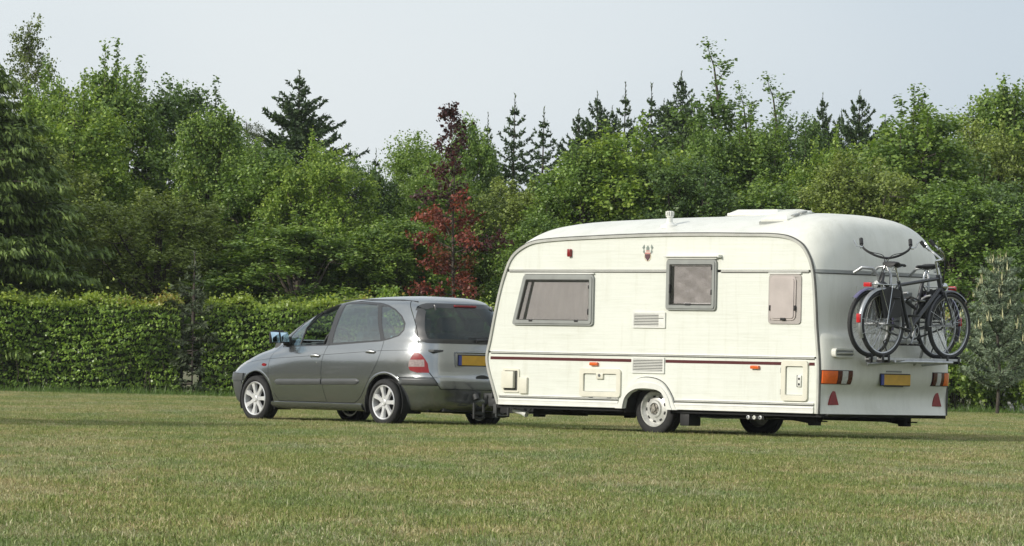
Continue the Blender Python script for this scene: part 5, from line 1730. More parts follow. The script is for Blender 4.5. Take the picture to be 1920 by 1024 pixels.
def car_mats():
    m, nt, b = new_mat('car_paint')
    f = noise(nt, 2.5, 5, 0.6)
    dz = noise(nt, 45, 3, 0.7)
    nt.links.new(ramp(nt, f, [(0.3, (0.30, 0.315, 0.322)), (0.7, (0.325, 0.34, 0.346))]), b.inputs["Base Color"])
    b.inputs["Metallic"].default_value = 0.88
    nt.links.new(ramp(nt, dz, [(0.3, 0.19), (0.7, 0.24)]), b.inputs["Roughness"])
    b.inputs["Coat Weight"].default_value = 0.4
    b.inputs["Coat Roughness"].default_value = 0.03
    b.inputs["Coat IOR"].default_value = 1.7
    M['paint'] = m
    M['bumper'] = plain('bumper_strip_grey', (0.082, 0.086, 0.087), 0.42, 0.1, var=0.12)
    M['pillar'] = plain('black_pillar', (0.030, 0.031, 0.033), 0.35, coat=0.3, var=0.1)
    M['carglass'] = glass('car_side_glass', (0.62, 0.72, 0.70), 0.17, 0.04)
    M['dustglass'] = glass('car_front_quarter_glass', (0.80, 0.88, 0.86), 0.12, 0.04)
    M['rearglass'] = glass('car_rear_glass', (0.45, 0.55, 0.54), 0.05, 0.03)
    M['screen'] = glass('car_windscreen', (0.88, 0.93, 0.92), 0.03, 0.03)
    M['carclear'] = plain('tail_lamp_clear', (0.34, 0.27, 0.26), 0.25, coat=0.3, var=0.3, scale=40)
    M['interior'] = plain('interior_cloth', (0.085, 0.088, 0.09), 0.9, var=0.2)
    M['seat'] = plain('seat_cloth', (0.16, 0.17, 0.175), 0.9, var=0.25, scale=12)
    M['alloy'] = plain('alloy_wheel', (0.80, 0.80, 0.80), 0.32, 0.45, var=0.08)
    M['mirror'] = plain('mirror_glass', (0.60, 0.78, 0.88), 0.08, 1.0, var=0.03)

def build_car():
    car_mats()
    root = empty('car', CAR_LOC, CAR_RZ, label='grey five-door family car towing the cream caravan', cat='car')
    bm = car_shell()
    zc = lambda f: f.calc_center_median().z
    up = lambda f: zc(f) > .88
    WF = round_poly([(2.03, .945), (1.985, 1.085), (1.80, 1.265), (1.62, 1.395), (1.42, 1.455), (1.165, 1.475), (1.150, 1.20), (1.165, .968)], .03)
    WM = round_poly([(1.055, .990), (1.062, 1.20), (1.055, 1.478), (.70, 1.48), (.40, 1.462), (.32, 1.30), (.135, 1.035)], .03)
    WR = round_poly([(.325, 1.452), (.20, 1.445), (.05, 1.40), (-.10, 1.325), (-.20, 1.235), (-.215, 1.165), (-.16, 1.10), (-.02, 1.062), (.075, 1.050), (.20, 1.225)], .02)
    # glass band surround, dark: from the front window to the rear quarter
    BAND = round_poly([(2.095, .925), (2.055, 1.09), (1.85, 1.29), (1.66, 1.425), (1.43, 1.485), (1.15, 1.502), (.75, 1.505), (.36, 1.488), (.20, 1.463), (.04, 1.415), (-.12, 1.335), (-.225, 1.24), (-.24, 1.155), (-.18, 1.085), (-.03, 1.045), (.11, 1.018), (1.10, .955)], .015)
    cut(bm, BAND, 'y', True, up)
    for P in (WF, WM, WR): cut(bm, P, 'y', True, up)
    WS = round_poly([(-.72, 1.03), (.72, 1.03), (.53, 1.50), (-.53, 1.50)], .06)
    RG = round_poly([(-.70, 1.005), (.70, 1.005), (.70, 1.16), (.615, 1.40), (.53, 1.492), (-.53, 1.492), (-.615, 1.40), (-.70, 1.16)], .07)
    RGI = inset(RG, .055)
    fr = lambda f: up(f) and f.normal.x > .15 and f.calc_center_median().x > .9
    rr = lambda f: up(f) and f.normal.x < -.25 and f.calc_center_median().x < -.15
    cut(bm, WS, 'x', True, fr)
    cut(bm, RG, 'x', True, rr); cut(bm, RGI, 'x', True, rr)
    # wheel arches
    arches = []
    for ax in (AXR, AXF):
        P = [(ax + .348 * math.cos(R(a)), .275 + .348 * math.sin(R(a))) for a in range(0, 181, 9)]
        P = [(ax + .348, .10)] + P + [(ax - .348, .10)]
        arches.append(P)
        cut(bm, P, 'y', False, lambda f: zc(f) < .75)
    side = lambda f: abs(f.normal.y) > .25
    # shut lines
    gl = lambda f: abs(f.calc_center_median().y) > .45
    D1F = catmull([(2.11, .955), (2.19, .90), (2.235, .77), (2.235, .62), (2.19, .46), (2.10, .33), (2.03, .262)], 3)
    D12 = catmull([(1.105, .972), (1.150, .86), (1.178, .72), (1.168, .55), (1.125, .38), (1.085, .262)], 3)
    D2R = catmull([(.07, 1.028), (.075, .90), (.12, .76), (.235, .59), (.355, .42), (.45, .32), (.56, .262)], 3)
    SILL = [(2.03, .262), (1.085, .262), (.56, .262)]
    T = lambda L: [(float(p[0]), float(p[1])) for p in L]
    D1F, D12, D2R = T(D1F), T(D12), T(D2R)
    gap(bm, D1F, 'y', flt=gl); gap(bm, D12, 'y', flt=gl); gap(bm, D2R, 'y', flt=gl); gap(bm, SILL, 'y', flt=gl)
    TG = T(catmull([(-.13, 1.52), (-.20, 1.44), (-.31, 1.32), (-.42, 1.17), (-.485, 1.03), (-.50, .915)], 3))
    gap(bm, TG, 'y', .004, flt=lambda f: up(f) and abs(f.calc_center_median().y) > .3)
    # tail lamps
    LS = [(-.480, .925), (-.460, .88), (-.410, .78), (-.405, .72), (-.43, .675), (-.52, .650), (-.9, .640)]
    LR = [(.76, .925), (.715, .87), (.675, .76), (.665, .65)]
    LT = [(-1.2, .915), (-.53, .915)]; LB = [(-1.2, .650), (-.50, .650)]
    low = lambda f: .5 < zc(f) < 1.0 and f.calc_center_median().x < -.3
    for L in (LS, LT, LB): cut(bm, L, 'y', False, low)
    rf = lambda f: f.normal.x < -.3 and f.calc_center_median().x < -.3
    for sg in (1, -1): cut(bm, [(sg * p[0], p[1]) for p in LR], 'x', False, lambda f: low(f) and rf(f))
    # tailgate lower seam, rear bumper
    for sg in (1, -1):
        gap(bm, [(sg * .665, .655), (sg * .635, .58), (sg * .57, .455)], 'x', .004, flt=lambda f: rf(f) and zc(f) < 1.0)
    gap(bm, [(.57, .455), (-.57, .455)], 'x', .004, flt=lambda f: rf(f) and zc(f) < .7)
    BR = [(-.215, .585), (-.60, .592), (-1.2, .592)]
    bl = lambda f: zc(f) < .75 and f.calc_center_median().x < -.15
    gap(bm, BR, 'y', .003, flt=lambda f: bl(f) and not (abs(f.calc_center_median().y) < .61))
    cut(bm, [(-.26, .50), (-.60, .495), (-1.2, .495)], 'y', False, bl)
    cut(bm, [(-.215, .585), (-.27, .50), (-.33, .42)], 'y', False, bl)
    fb = lambda f: zc(f) < .75 and f.calc_center_median().x > 2.6
    gap(bm, [(2.86, .585), (3.1, .60), (3.5, .60)], 'y', .003, flt=fb)
    cut(bm, [(2.80, .505), (3.1, .50), (3.5, .50)], 'y', False, fb)
    # bonnet line and shoulder crease; the fold's shade is cut as a dark slit
    CR = T(catmull([(2.93, .70), (2.55, .752), (2.20, .782), (1.65, .812), (1.10, .845), (.55, .878), (.07, .905), (-.53, .921)], 3))
    gap(bm, CR, 'y', .0018, flt=lambda f: gl(f) and zc(f) < 1.02)
    bm.normal_update()
    # ---- lift the pieces out
    def ly(P): return lambda c: inside(P, c.x, c.z)
    for P in arches:
        take(bm, lambda c, n: c.z < .70 and abs(c.y) > .3 and inside(P + [], c.x, c.z)).free()
    def rear_lim(z): return float(np.interp(z, [p[1] for p in reversed(TG)], [p[0] for p in reversed(TG)]))
    for sg in (1, -1):
        s = sg
        # front window: fixed quarter glass ahead of the divider, the rest wound down
        cut(bm, [(1.685, .95), (1.655, 1.45)], 'y', False, lambda f: up(f) and f.calc_center_median().y * s > .3 and inside(WF, f.calc_center_median().x, f.calc_center_median().z))
        q = take(bm, lambda c, n: c.y * s > .3 and inside(WF, c.x, c.z) and c.x > 1.67)
        sobj('quarter_glass', q, M['dustglass'], root, .004, -.006)
        take(bm, lambda c, n: c.y * s > .3 and inside(WF, c.x, c.z)).free()
        sobj('rear_door_glass', take(bm, lambda c, n: c.y * s > .3 and inside(WM, c.x, c.z)), M['carglass'], root, .004, -.006)
        sobj('rear_quarter_glass', take(bm, lambda c, n: c.y * s > .3 and inside(WR, c.x, c.z)), M['carglass'], root, .004, -.005)
        sobj('window_surround', take(bm, lambda c, n: c.y * s > .3 and inside(BAND, c.x, c.z)), M['pillar'], root, .018, -.003)
        b2 = bmesh.new()
        tube(b2, [(1.69, s * (surf_y(1.69, .96) - .01), .96), (1.675, s * (surf_y(1.675, 1.17) - .01), 1.17), (1.655, s * (surf_y(1.655, 1.385) - .01), 1.385)], .012, 8)
        obj('window_divider', b2, M['black'], root)
    sobj('windscreen', take(bm, lambda c, n: n.x > .15 and c.x > .9 and c.z > 1.0 and inside(WS, c.y, c.z)), M['screen'], root, .005, -.003)
    sobj('rear_glass', take(bm, lambda c, n: n.x < -.25 and c.x < -.15 and inside(RGI, c.y, c.z)), M['rearglass'], root, .005, -.001)
    sobj('rear_glass_border', take(bm, lambda c, n: n.x < -.25 and c.x < -.15 and inside(RG, c.y, c.z)), M['pillar'], root, .010, -.001)
    # doors
    lerp = lambda L: (lambda z: float(np.interp(z, [p[1] for p in reversed(L)], [p[0] for p in reversed(L)])))
    f1, f12, f2 = lerp(D1F), lerp(D12), lerp(D2R)
    belt = lambda x: .925 + (2.095 - x) * .030 if x > 1.1 else .955 + (1.1 - x) * .0636
    for sg in (1, -1):
        for nm, A, B in (('front_door', f1, f12), ('rear_door', f12, f2)):
            d = take(bm, lambda c, n: c.y * sg > .6 and .262 < c.z < belt(c.x) + .002 and B(c.z) < c.x < A(c.z))
            D = sobj(nm, d, M['paint'], root, .02)
            hx = 1.315 if nm == 'front_door' else .265
            hz = .822 if nm == 'front_door' else .883
            b2 = bmesh.new(); P = [(hx + .09 * math.cos(R(a)), hz + .033 * math.sin(R(a))) for a in range(0, 360, 20)]
            y = surf_y(hx, hz)
            ringprism(b2, P, inset(P, .008), sg * (y - .006), sg * (y + .004))
            obj('handle_cup', b2, M['bumper'], D)
            b2 = bmesh.new(); tube(b2, [(hx - .085, sg * (y + .004), hz + .006), (hx - .04, sg * (y + .022), hz + .011), (hx + .04, sg * (y + .022), hz + .010), (hx + .085, sg * (y + .004), hz + .004)], [.011, .017, .017, .011], 10)
            obj('door_handle', b2, M['alu'], D)
            x0, x1 = (1.172, 2.09) if nm == 'front_door' else (.44, 1.148)
            b2 = bmesh.new()
            n = 24; rows = []
            for i in range(n + 1):
                x = x0 + (x1 - x0) * i / n
                e = min(1.0, min(x1 - x if nm == 'front_door' else 9, x - x0 if nm == 'rear_door' else 9) / .05 + .15)
                zc0 = .512 + (1.17 - x) * .018
                ring = []
                for (dz, dy) in ((-.036, -.004), (-.034, .010), (-.012, .018), (.012, .018), (.034, .008), (.036, -.004)):
                    z = zc0 + dz * e
                    ring.append(b2.verts.new((x, sg * (surf_y(x, z) + dy * (.4 + .6 * e)), z)))
                rows.append(ring)
            for i in range(n):
                for k in range(5): b2.faces.new((rows[i][k], rows[i + 1][k], rows[i + 1][k + 1], rows[i][k + 1]))
            b2.faces.new(rows[0]); b2.faces.new(rows[-1])
            obj('door_moulding', b2, M['bumper'], D, sharp=30)
            if nm == 'front_door':
                b2 = bmesh.new(); z = .745; lathe(b2, [(.011, surf_y(1.27, z) - .002), (.011, surf_y(1.27, z) + .004), (.001, surf_y(1.27, z) + .005)], 'y', (1.27, 0, z), 12, closed=False)
                if sg < 0:
                    for v in b2.verts: v.co.y *= -1
                obj('door_lock', b2, M['chrome'], D)
    # tail lamps: red body with clear blocks
    ls = lambda z: float(np.interp(z, [p[1] for p in reversed(LS)], [p[0] for p in reversed(LS)]))
    lr = lambda z: float(np.interp(z, [p[1] for p in reversed(LR)], [p[0] for p in reversed(LR)]))
    for sg in (1, -1):
        d = take(bm, lambda c, n: c.y * sg > 0 and c.x < ls(c.z) and .650 < c.z < .915 and c.y * sg > lr(c.z) )
        # split into lens zones
        bands = [(.650, .722, 'redlens', -2, 2), (.722, .812, 'whitelens', .66, 2), (.722, .812, 'redlens', -2, .66), (.812, .915, 'redlens', -2, 2)]
        cut(d, [(-1.2, .735), (-.3, .715)], 'y', False); cut(d, [(-1.2, .82), (-.3, .80)], 'y', False)
        cut(d, [(sg * .70, .5), (sg * .70, 1.0)], 'x', False); cut(d, [(sg * .79, .5), (sg * .79, 1.0)], 'x', False)
        cut(d, [(sg * .715, .5), (sg * .715, 1.0)], 'x', False); cut(d, [(-.52, .5), (-.52, 1.0)], 'y', False)
        d.normal_update()
        mid = lambda c: .735 + (c.x + 1.2) * -.022 < c.z < .82 + (c.x + 1.2) * -.022
        w = take(d, lambda c, n: mid(c) and (c.x > -.52 or .70 < abs(c.y) < .79))
        L = sobj('tail_lamp', d, M['redlens'], root, .03, .002)
        sobj('clear_lens', w, M['carclear'], L, .03, .002)
    # bumpers
    bmp = take(bm, lambda c, n: c.z < .592 and c.x < -.215 and (abs(c.y) > .57 + (c.z - .455) * .5 or c.z < .455) and not (c.z > .495 + (-c.x) * 0 and c.x > -.27) or (c.z < .5 and c.x < -.37))
    st = take(bmp, lambda c, n: c.z > .4965)
    B = sobj('rear_bumper', bmp, M['paint'], root, .02, .006)
    sobj('bumper_strip', st, M['bumper'], B, .02, .018)
    bmp = take(bm, lambda c, n: c.z < .60 and c.x > 2.80)
    st = take(bmp, lambda c, n: c.z > .502)
    B = sobj('front_bumper', bmp, M['bumper'], root, .02, .006)
    sobj('bumper_strip', st, M['bumper'], B, .02, .016)
    # tailgate
    seam = lambda z: rear_lim(z) if z > .915 else -.50
    tg = take(bm, lambda c, n: n.x < -.02 and c.x < seam(c.z) and c.x < -.12 and c.z < 1.50 and c.z > .455 and (c.z > .915 or abs(c.y) < .57 + (c.z - .455) * .50))
    TGO = sobj('tailgate', tg, M['paint'], root, .02)
    sobj('body', bm, M['paint'], root, .016)
    # inner lining so that the joints show dark, open at the arches
    inn = car_shell(.030, .93)
    for P in arches: cut(inn, P, 'y', False, lambda f: zc(f) < .75)
    for P in arches: take(inn, lambda c, n: c.z < .70 and abs(c.y) > .3 and inside(P, c.x, c.z)).free()
    obj('inner_body', inn, M['interior'], root, recalc=False)
    # wheel wells, underbody
    for ax in (AXR, AXF):
        for sg in (1, -1):
            b2 = bmesh.new()
            rr2 = .352
            pts = [(ax + rr2 * math.cos(R(a)), .275 + rr2 * math.sin(R(a))) for a in range(-20, 201, 10)]
            o2 = [(ax + (rr2 + .01) * math.cos(R(a)), .275 + (rr2 + .01) * math.sin(R(a))) for a in range(-20, 201, 10)]
            ringprism(b2, o2, pts, sg * .55, sg * (.845 if ax < 1 else .80), closed=False)
            prism(b2, o2, sg * .54, sg * .55)
            obj('wheel_well', b2, M['dark'], root)
            # painted arch lip
            b2 = bmesh.new(); n = 30; rings = []
            for i in range(n + 1):
                a = R(-12 + 204 * i / n)
                ring = []
                for (dr, dy) in ((-.002, -.03), (-.002, .001), (.010, .003), (.026, .001), (.040, -.004)):
                    x = ax + (.348 + dr) * math.cos(a); z = .275 + (.348 + dr) * math.sin(a)
                    ring.append(b2.verts.new((x, sg * (surf_y(x, max(.17, z)) + dy), z)))
                rings.append(ring)
            for i in range(n):
                for k in range(4): b2.faces.new((rings[i][k], rings[i + 1][k], rings[i + 1][k + 1], rings[i][k + 1]))
            obj('arch_lip', b2, M['paint'], root, sharp=50)
    b2 = bmesh.new()
    box(b2, (.37, -.74, .175), (2.2, .74, .26)); box(b2, (-.70, -.50, .185), (3.0, .50, .30)); box(b2, (-.60, -.62, .185), (-.37, .62, .30))
    box(b2, (2.95, -.6, .17), (3.1, .6, .3))
    tube(b2, [(0, -.7, .28), (0, .7, .28)], .05, 8)
    obj('underbody', b2, M['dark'], root)
    b2 = bmesh.new(); tube(b2, [(-.60, -.38, .20), (-.82, -.38, .20)], .028, 10); tube(b2, [(-.35, -.50, .19), (-.62, -.44, .19)], .075, 10); obj('exhaust', b2, M['steel'], root)
    for sg in (1, -1):
        # sill
        b2 = bmesh.new()
        n = 20; rows = []
        for i in range(n + 1):
            x = .42 + (2.19 - .42) * i / n
            rows.append([b2.verts.new((x, sg * (surf_y(x, .25) + d), z)) for z, d in ((.256, .002), (.248, .014), (.222, .014), (.185, -.010), (.165, -.05))])
        for i in range(n):
            for k in range(4): b2.faces.new((rows[i][k], rows[i + 1][k], rows[i + 1][k + 1], rows[i][k + 1]))
        thick(b2, .015); obj('sill', b2, M['paint'], root)
        for ax in (AXR, AXF):
            w = empty('wheel', (ax, sg * .755, .280)); w.parent = root
            obj('tyre', tyre_bm(.288, .20, .208), M['rubber'], w)
            s = sg
            b2 = bmesh.new()
            lathe(b2, [(.212, s * .090), (.204, s * .098), (.194, s * .090), (.188, s * .04), (.186, s * -.07), (.212, s * -.07), (.2, 0)], 'y', (0, 0, 0), 48)
            rim = obj('rim', b2, M['alloy'], w, sharp=40)
            b2 = bmesh.new(); lathe(b2, [(.188, s * .01), (.001, s * .01), (.001, s * .0), (.188, s * .0)], 'y', (0, 0, 0), 32); obj('brake_disc', b2, M['black'], w)
            for k in range(7):
                b2 = bmesh.new()
                mt = Matrix.Rotation(2 * math.pi * k / 7 + .25, 4, 'Y')
                pr_ = [(-.030, .030), (.030, .030), (.018, .11), (.030, .197), (-.030, .197), (-.018, .11)]
                A = [b2.verts.new(mt @ Vector((p[0], s * (.080 if p[1] < .15 else .088), p[1]))) for p in pr_]
                Bq = [b2.verts.new(mt @ Vector((p[0] * 1.25, s * .050, p[1]))) for p in pr_]
                b2.faces.new(A); b2.faces.new(list(reversed(Bq)))
                for i in range(6): b2.faces.new((A[i], Bq[i], Bq[(i + 1) % 6], A[(i + 1) % 6]))
                obj('spoke', b2, M['alloy'], rim, sharp=25)
            b2 = bmesh.new(); lathe(b2, [(.040, s * .055), (.040, s * .085), (.030, s * .092), (.028, s * .088), (.001, s * .090)], 'y', (0, 0, 0), 24, closed=False); obj('hub_cap', b2, M['alloy'], w)
    # side indicator
    for sg in (1, -1):
        b2 = bmesh.new(); y = surf_y(2.33, .705); P = [(2.33 + .045 * math.cos(R(a)), .705 + .018 * math.sin(R(a))) for a in range(0, 360, 20)]
        prism(b2, P, sg * (y - .01), sg * (y + .009)); obj('side_indicator', b2, M['redlens'], root)
    # headlamps (facing away from us)
    for sg in (1, -1):
        b2 = bmesh.new()
        n, mm_ = 8, 4; g = []
        for j in range(mm_ + 1):
            row = []
            for i in range(n + 1):
                y = .42 + .33 * i / n; z = .62 + .13 * j / mm_
                r = np.array([np.interp(z, _SL[:, 0], _SL[:, k]) for k in range(6)]); c = (r[1] + r[2]) / 2
                x = c + (r[1] - c) * (1 - (y / r[3]) ** r[4]) ** (1 / r[4]) + .004
                row.append(b2.verts.new((x, sg * y, z)))
            g.append(row)
        for j in range(mm_):
            for i in range(n): b2.faces.new((g[j][i], g[j][i + 1], g[j + 1][i + 1], g[j + 1][i]))
        obj('headlight', b2, M['whitelens'], root)
    # mirrors: door mirror and clip-on towing mirror beside it, glass facing rearwards and a little up
    for sg in (1, -1):
        y0 = surf_y(1.98, 1.0)
        def bx(b, x0, x1, ya, yb, z0, z1, bev, mtx=None): box(b, (x0, min(sg * ya, sg * yb), z0), (x1, max(sg * ya, sg * yb), z1), bev, mtx)
        b2 = bmesh.new()
        bx(b2, 1.93, 2.05, y0 - .01, y0 + .05, .945, 1.06, .02)
        bx(b2, 1.945, 2.06, y0 + .035, y0 + .185, .975, 1.120, .03)
        m_ = obj('door_mirror', b2, M['black'], root)
        tilt = lambda z: Matrix.Translation((1.94, 0, z)) @ Matrix.Rotation(R(16), 4, 'Y') @ Matrix.Translation((-1.94, 0, -z))
        b2 = bmesh.new(); bx(b2, 1.931, 1.941, y0 + .05, y0 + .172, .988, 1.108, .004, tilt(1.05)); obj('mirror_glass', b2, M['mirror'], m_)
        b2 = bmesh.new(); bx(b2, 1.950, 1.985, y0 + .190, y0 + .325, .972, 1.118, .02)
        tube(b2, [(1.99, sg * (y0 + .10), 1.125), (1.98, sg * (y0 + .25), 1.122)], .010, 8)
        m2 = obj('towing_mirror', b2, M['black'], root)
        b2 = bmesh.new(); bx(b2, 1.932, 1.942, y0 + .196, y0 + .318, .980, 1.112, .004, tilt(1.05)); obj('mirror_glass', b2, M['mirror'], m2)
    # tailgate fittings
    xr = surf_xrear(0, .80)
    b2 = bmesh.new(); prism(b2, rrect(-.36, .36, .72, .90, .03), xr - .004, xr + .01, 'x'); obj('plate_recess', b2, M['paint'], TGO)
    plate_obj('number_plate', .50, .115, TGO, Matrix.Translation((xr - .005, .06, .808)) @ Matrix.Rotation(math.pi, 4, 'X'))
    b2 = bmesh.new(); tube(b2, [(xr - .004, -.34, .902), (xr - .02, -.2, .905), (xr - .02, .2, .905), (xr - .004, .34, .902)], .012, 8); obj('plate_bar', b2, M['paint'], TGO)
    P = [(-.05 + .10 * math.cos(R(a)), .60 + .035 * math.sin(R(a))) for a in range(0, 360, 20)]
    b2 = bmesh.new(); prism(b2, P, surf_xrear(0, .6) - .006, surf_xrear(0, .6) + .01, 'x'); obj('tailgate_handle', b2, M['pillar'], TGO)
    b2 = bmesh.new(); x = surf_xrear(0, 1.462); box(b2, (x - .020, -.17, 1.452), (x + .02, .17, 1.476), .006); obj('brake_light', b2, M['redlens'], root)
    b2 = bmesh.new()
    for y in (.45, -.45): x = surf_xrear(y, 1.44); tube(b2, [(x + .0, y, 1.468), (x - .018, y, 1.452), (x - .02, y, 1.40)], .012, 8)
    obj('gate_hinge', b2, M['pillar'], TGO)
    b2 = bmesh.new(); P = [(0.02, 1.045), (-.18, 1.06), (-.42, 1.085)]
    tube(b2, [(surf_xrear(y, z) - .022, y, z) for y, z in P], [.022, .012, .006], 8)
    tube(b2, [(surf_xrear(-.1, 1.10) - .012, .12, 1.075), (surf_xrear(-.4, 1.12) - .012, -.55, 1.10)], .006, 6)
    obj('rear_wiper', b2, M['black'], root)
    # aerial fin, roof line rubber strips
    for sg in (1, -1):
        b2 = bmesh.new(); tube(b2, [(x, sg * .53 * (1 if 0 < x < 1.1 else .99), float(np.interp(x, [-.3, 0, .8, 1.3], [1.505, 1.527, 1.530, 1.505])) ) for x in np.linspace(-.25, 1.2, 12)], .006, 6); obj('roof_strip', b2, M['pillar'], root)
    # interior: dash, wheel, seats, shelf
    b2 = bmesh.new(); box(b2, (1.72, -.68, .72), (2.35, .68, .985), .05); box(b2, (1.62, .12, .78), (1.8, .58, 1.0), .05); obj('dashboard', b2, M['interior'], root)
    b2 = bmesh.new(); mt = Matrix.Translation((1.50, .36, 1.00)) @ Matrix.Rotation(R(68), 4, 'Y')
    tube(b2, [mt @ Vector((.185 * math.cos(a), .185 * math.sin(a), 0)) for a in np.linspace(0, 2 * math.pi, 29)[:-1]], .017, 8, closed=True)
    for a in (0.3, 2.84, 4.71): tube(b2, [mt @ Vector((0, 0, .0)), mt @ Vector((.185 * math.cos(a), .185 * math.sin(a), 0))], .014, 6)
    tube(b2, [mt @ Vector((0, 0, -.3)), mt @ Vector((0, 0, .02))], .045, 10)
    obj('steering_wheel', b2, M['black'], root)
    for x in (.95, .05):
        for y in ((.36, -.36) if x > .5 else (.45, 0, -.45)):
            b2 = bmesh.new()
            w = .23 if x > .5 else .19
            box(b2, (x, y - w, .50), (x + .48, y + w, .66), .04)
            mt = Matrix.Translation((x, y, .60)) @ Matrix.Rotation(R(-16), 4, 'Y')
            box(b2, (-.10, -w, 0), (.04, w, .56), .045, mt); 
            s_ = obj('seat', b2, M['seat'], root)
            b2 = bmesh.new(); box(b2, (-.09, -.12, .60), (.02, .12, .76), .035, mt); tube(b2, [mt @ Vector((-.03, -.05, .5)), mt @ Vector((-.03, -.05, .66))], .008, 6); tube(b2, [mt @ Vector((-.03, .05, .5)), mt @ Vector((-.03, .05, .66))], .008, 6)
            obj('headrest', b2, M['seat'], s_)
    b2 = bmesh.new(); box(b2, (-.72, -.66, .90), (-.18, .66, .93), .01); obj('parcel_shelf', b2, M['interior'], root)
    b2 = bmesh.new(); tube(b2, [(.62, .60, 1.35), (.60, .58, 1.15), (.56, .52, .95)], .022, 6); obj('seat_belt', b2, M['greyplastic'], root)
    b2 = bmesh.new(); box(b2, (1.50, -.10, 1.37), (1.54, .10, 1.43), .01); obj('rear_view_mirror', b2, M['black'], root)
    # tow bar
    b2 = bmesh.new(); tube(b2, [(-.72, 0, .22), (-.88, 0, .24), (-.95, 0, .30), (-.95, 0, .37)], .022, 8)
    tube(b2, [(-.95, 0, .37), (-.95, 0, .395)], .026, 10)
    box(b2, (-.74, -.5, .19), (-.68, .5, .25))
    obj('tow_bar', b2, M['darksteel'], root)
    # number of small fixings hanging by the tow bar: socket and H bracket
    b2 = bmesh.new()
    tube(b2, [(-.90, .14, .40), (-.93, .14, .34)], .035, 12)
    tube(b2, [(-.95, .20, .30), (-.95, .20, .12), (-.95, .05, .12), (-.95, .05, .30)], .016, 8)
    box(b2, (-.97, .06, .15), (-.94, .19, .19), .005)
    obj('tow_socket', b2, M['darksteel'], root)
    return root
CAR = build_car()
# ------------------------------------------------------------------ bicycles on the carrier (local x forwards along the frame, z up)
def bike_mats():
    M['bk_frame'] = plain('bicycle_frame_black', (0.020, 0.022, 0.028), 0.3, coat=0.5, var=0.2)
    M['bk_frame2'] = plain('bicycle_frame_charcoal', (0.045, 0.045, 0.05), 0.35, coat=0.4, var=0.2)
    M['bk_violet'] = plain('violet_mudguard', (0.15, 0.14, 0.26), 0.35, coat=0.4, var=0.15)
    M['bk_silver'] = plain('silver_mudguard', (0.42, 0.43, 0.44), 0.35, 0.7, var=0.2)
    M['bk_tyre'] = plain('bicycle_tyre', (0.028, 0.028, 0.029), 0.75, var=0.2)
    M['bk_black'] = plain('saddle_black', (0.02, 0.02, 0.02), 0.6, var=0.2)
    M['bk_red'] = plain('red_reflector', (0.50, 0.015, 0.02), 0.25, coat=0.5, var=0.2, scale=30)

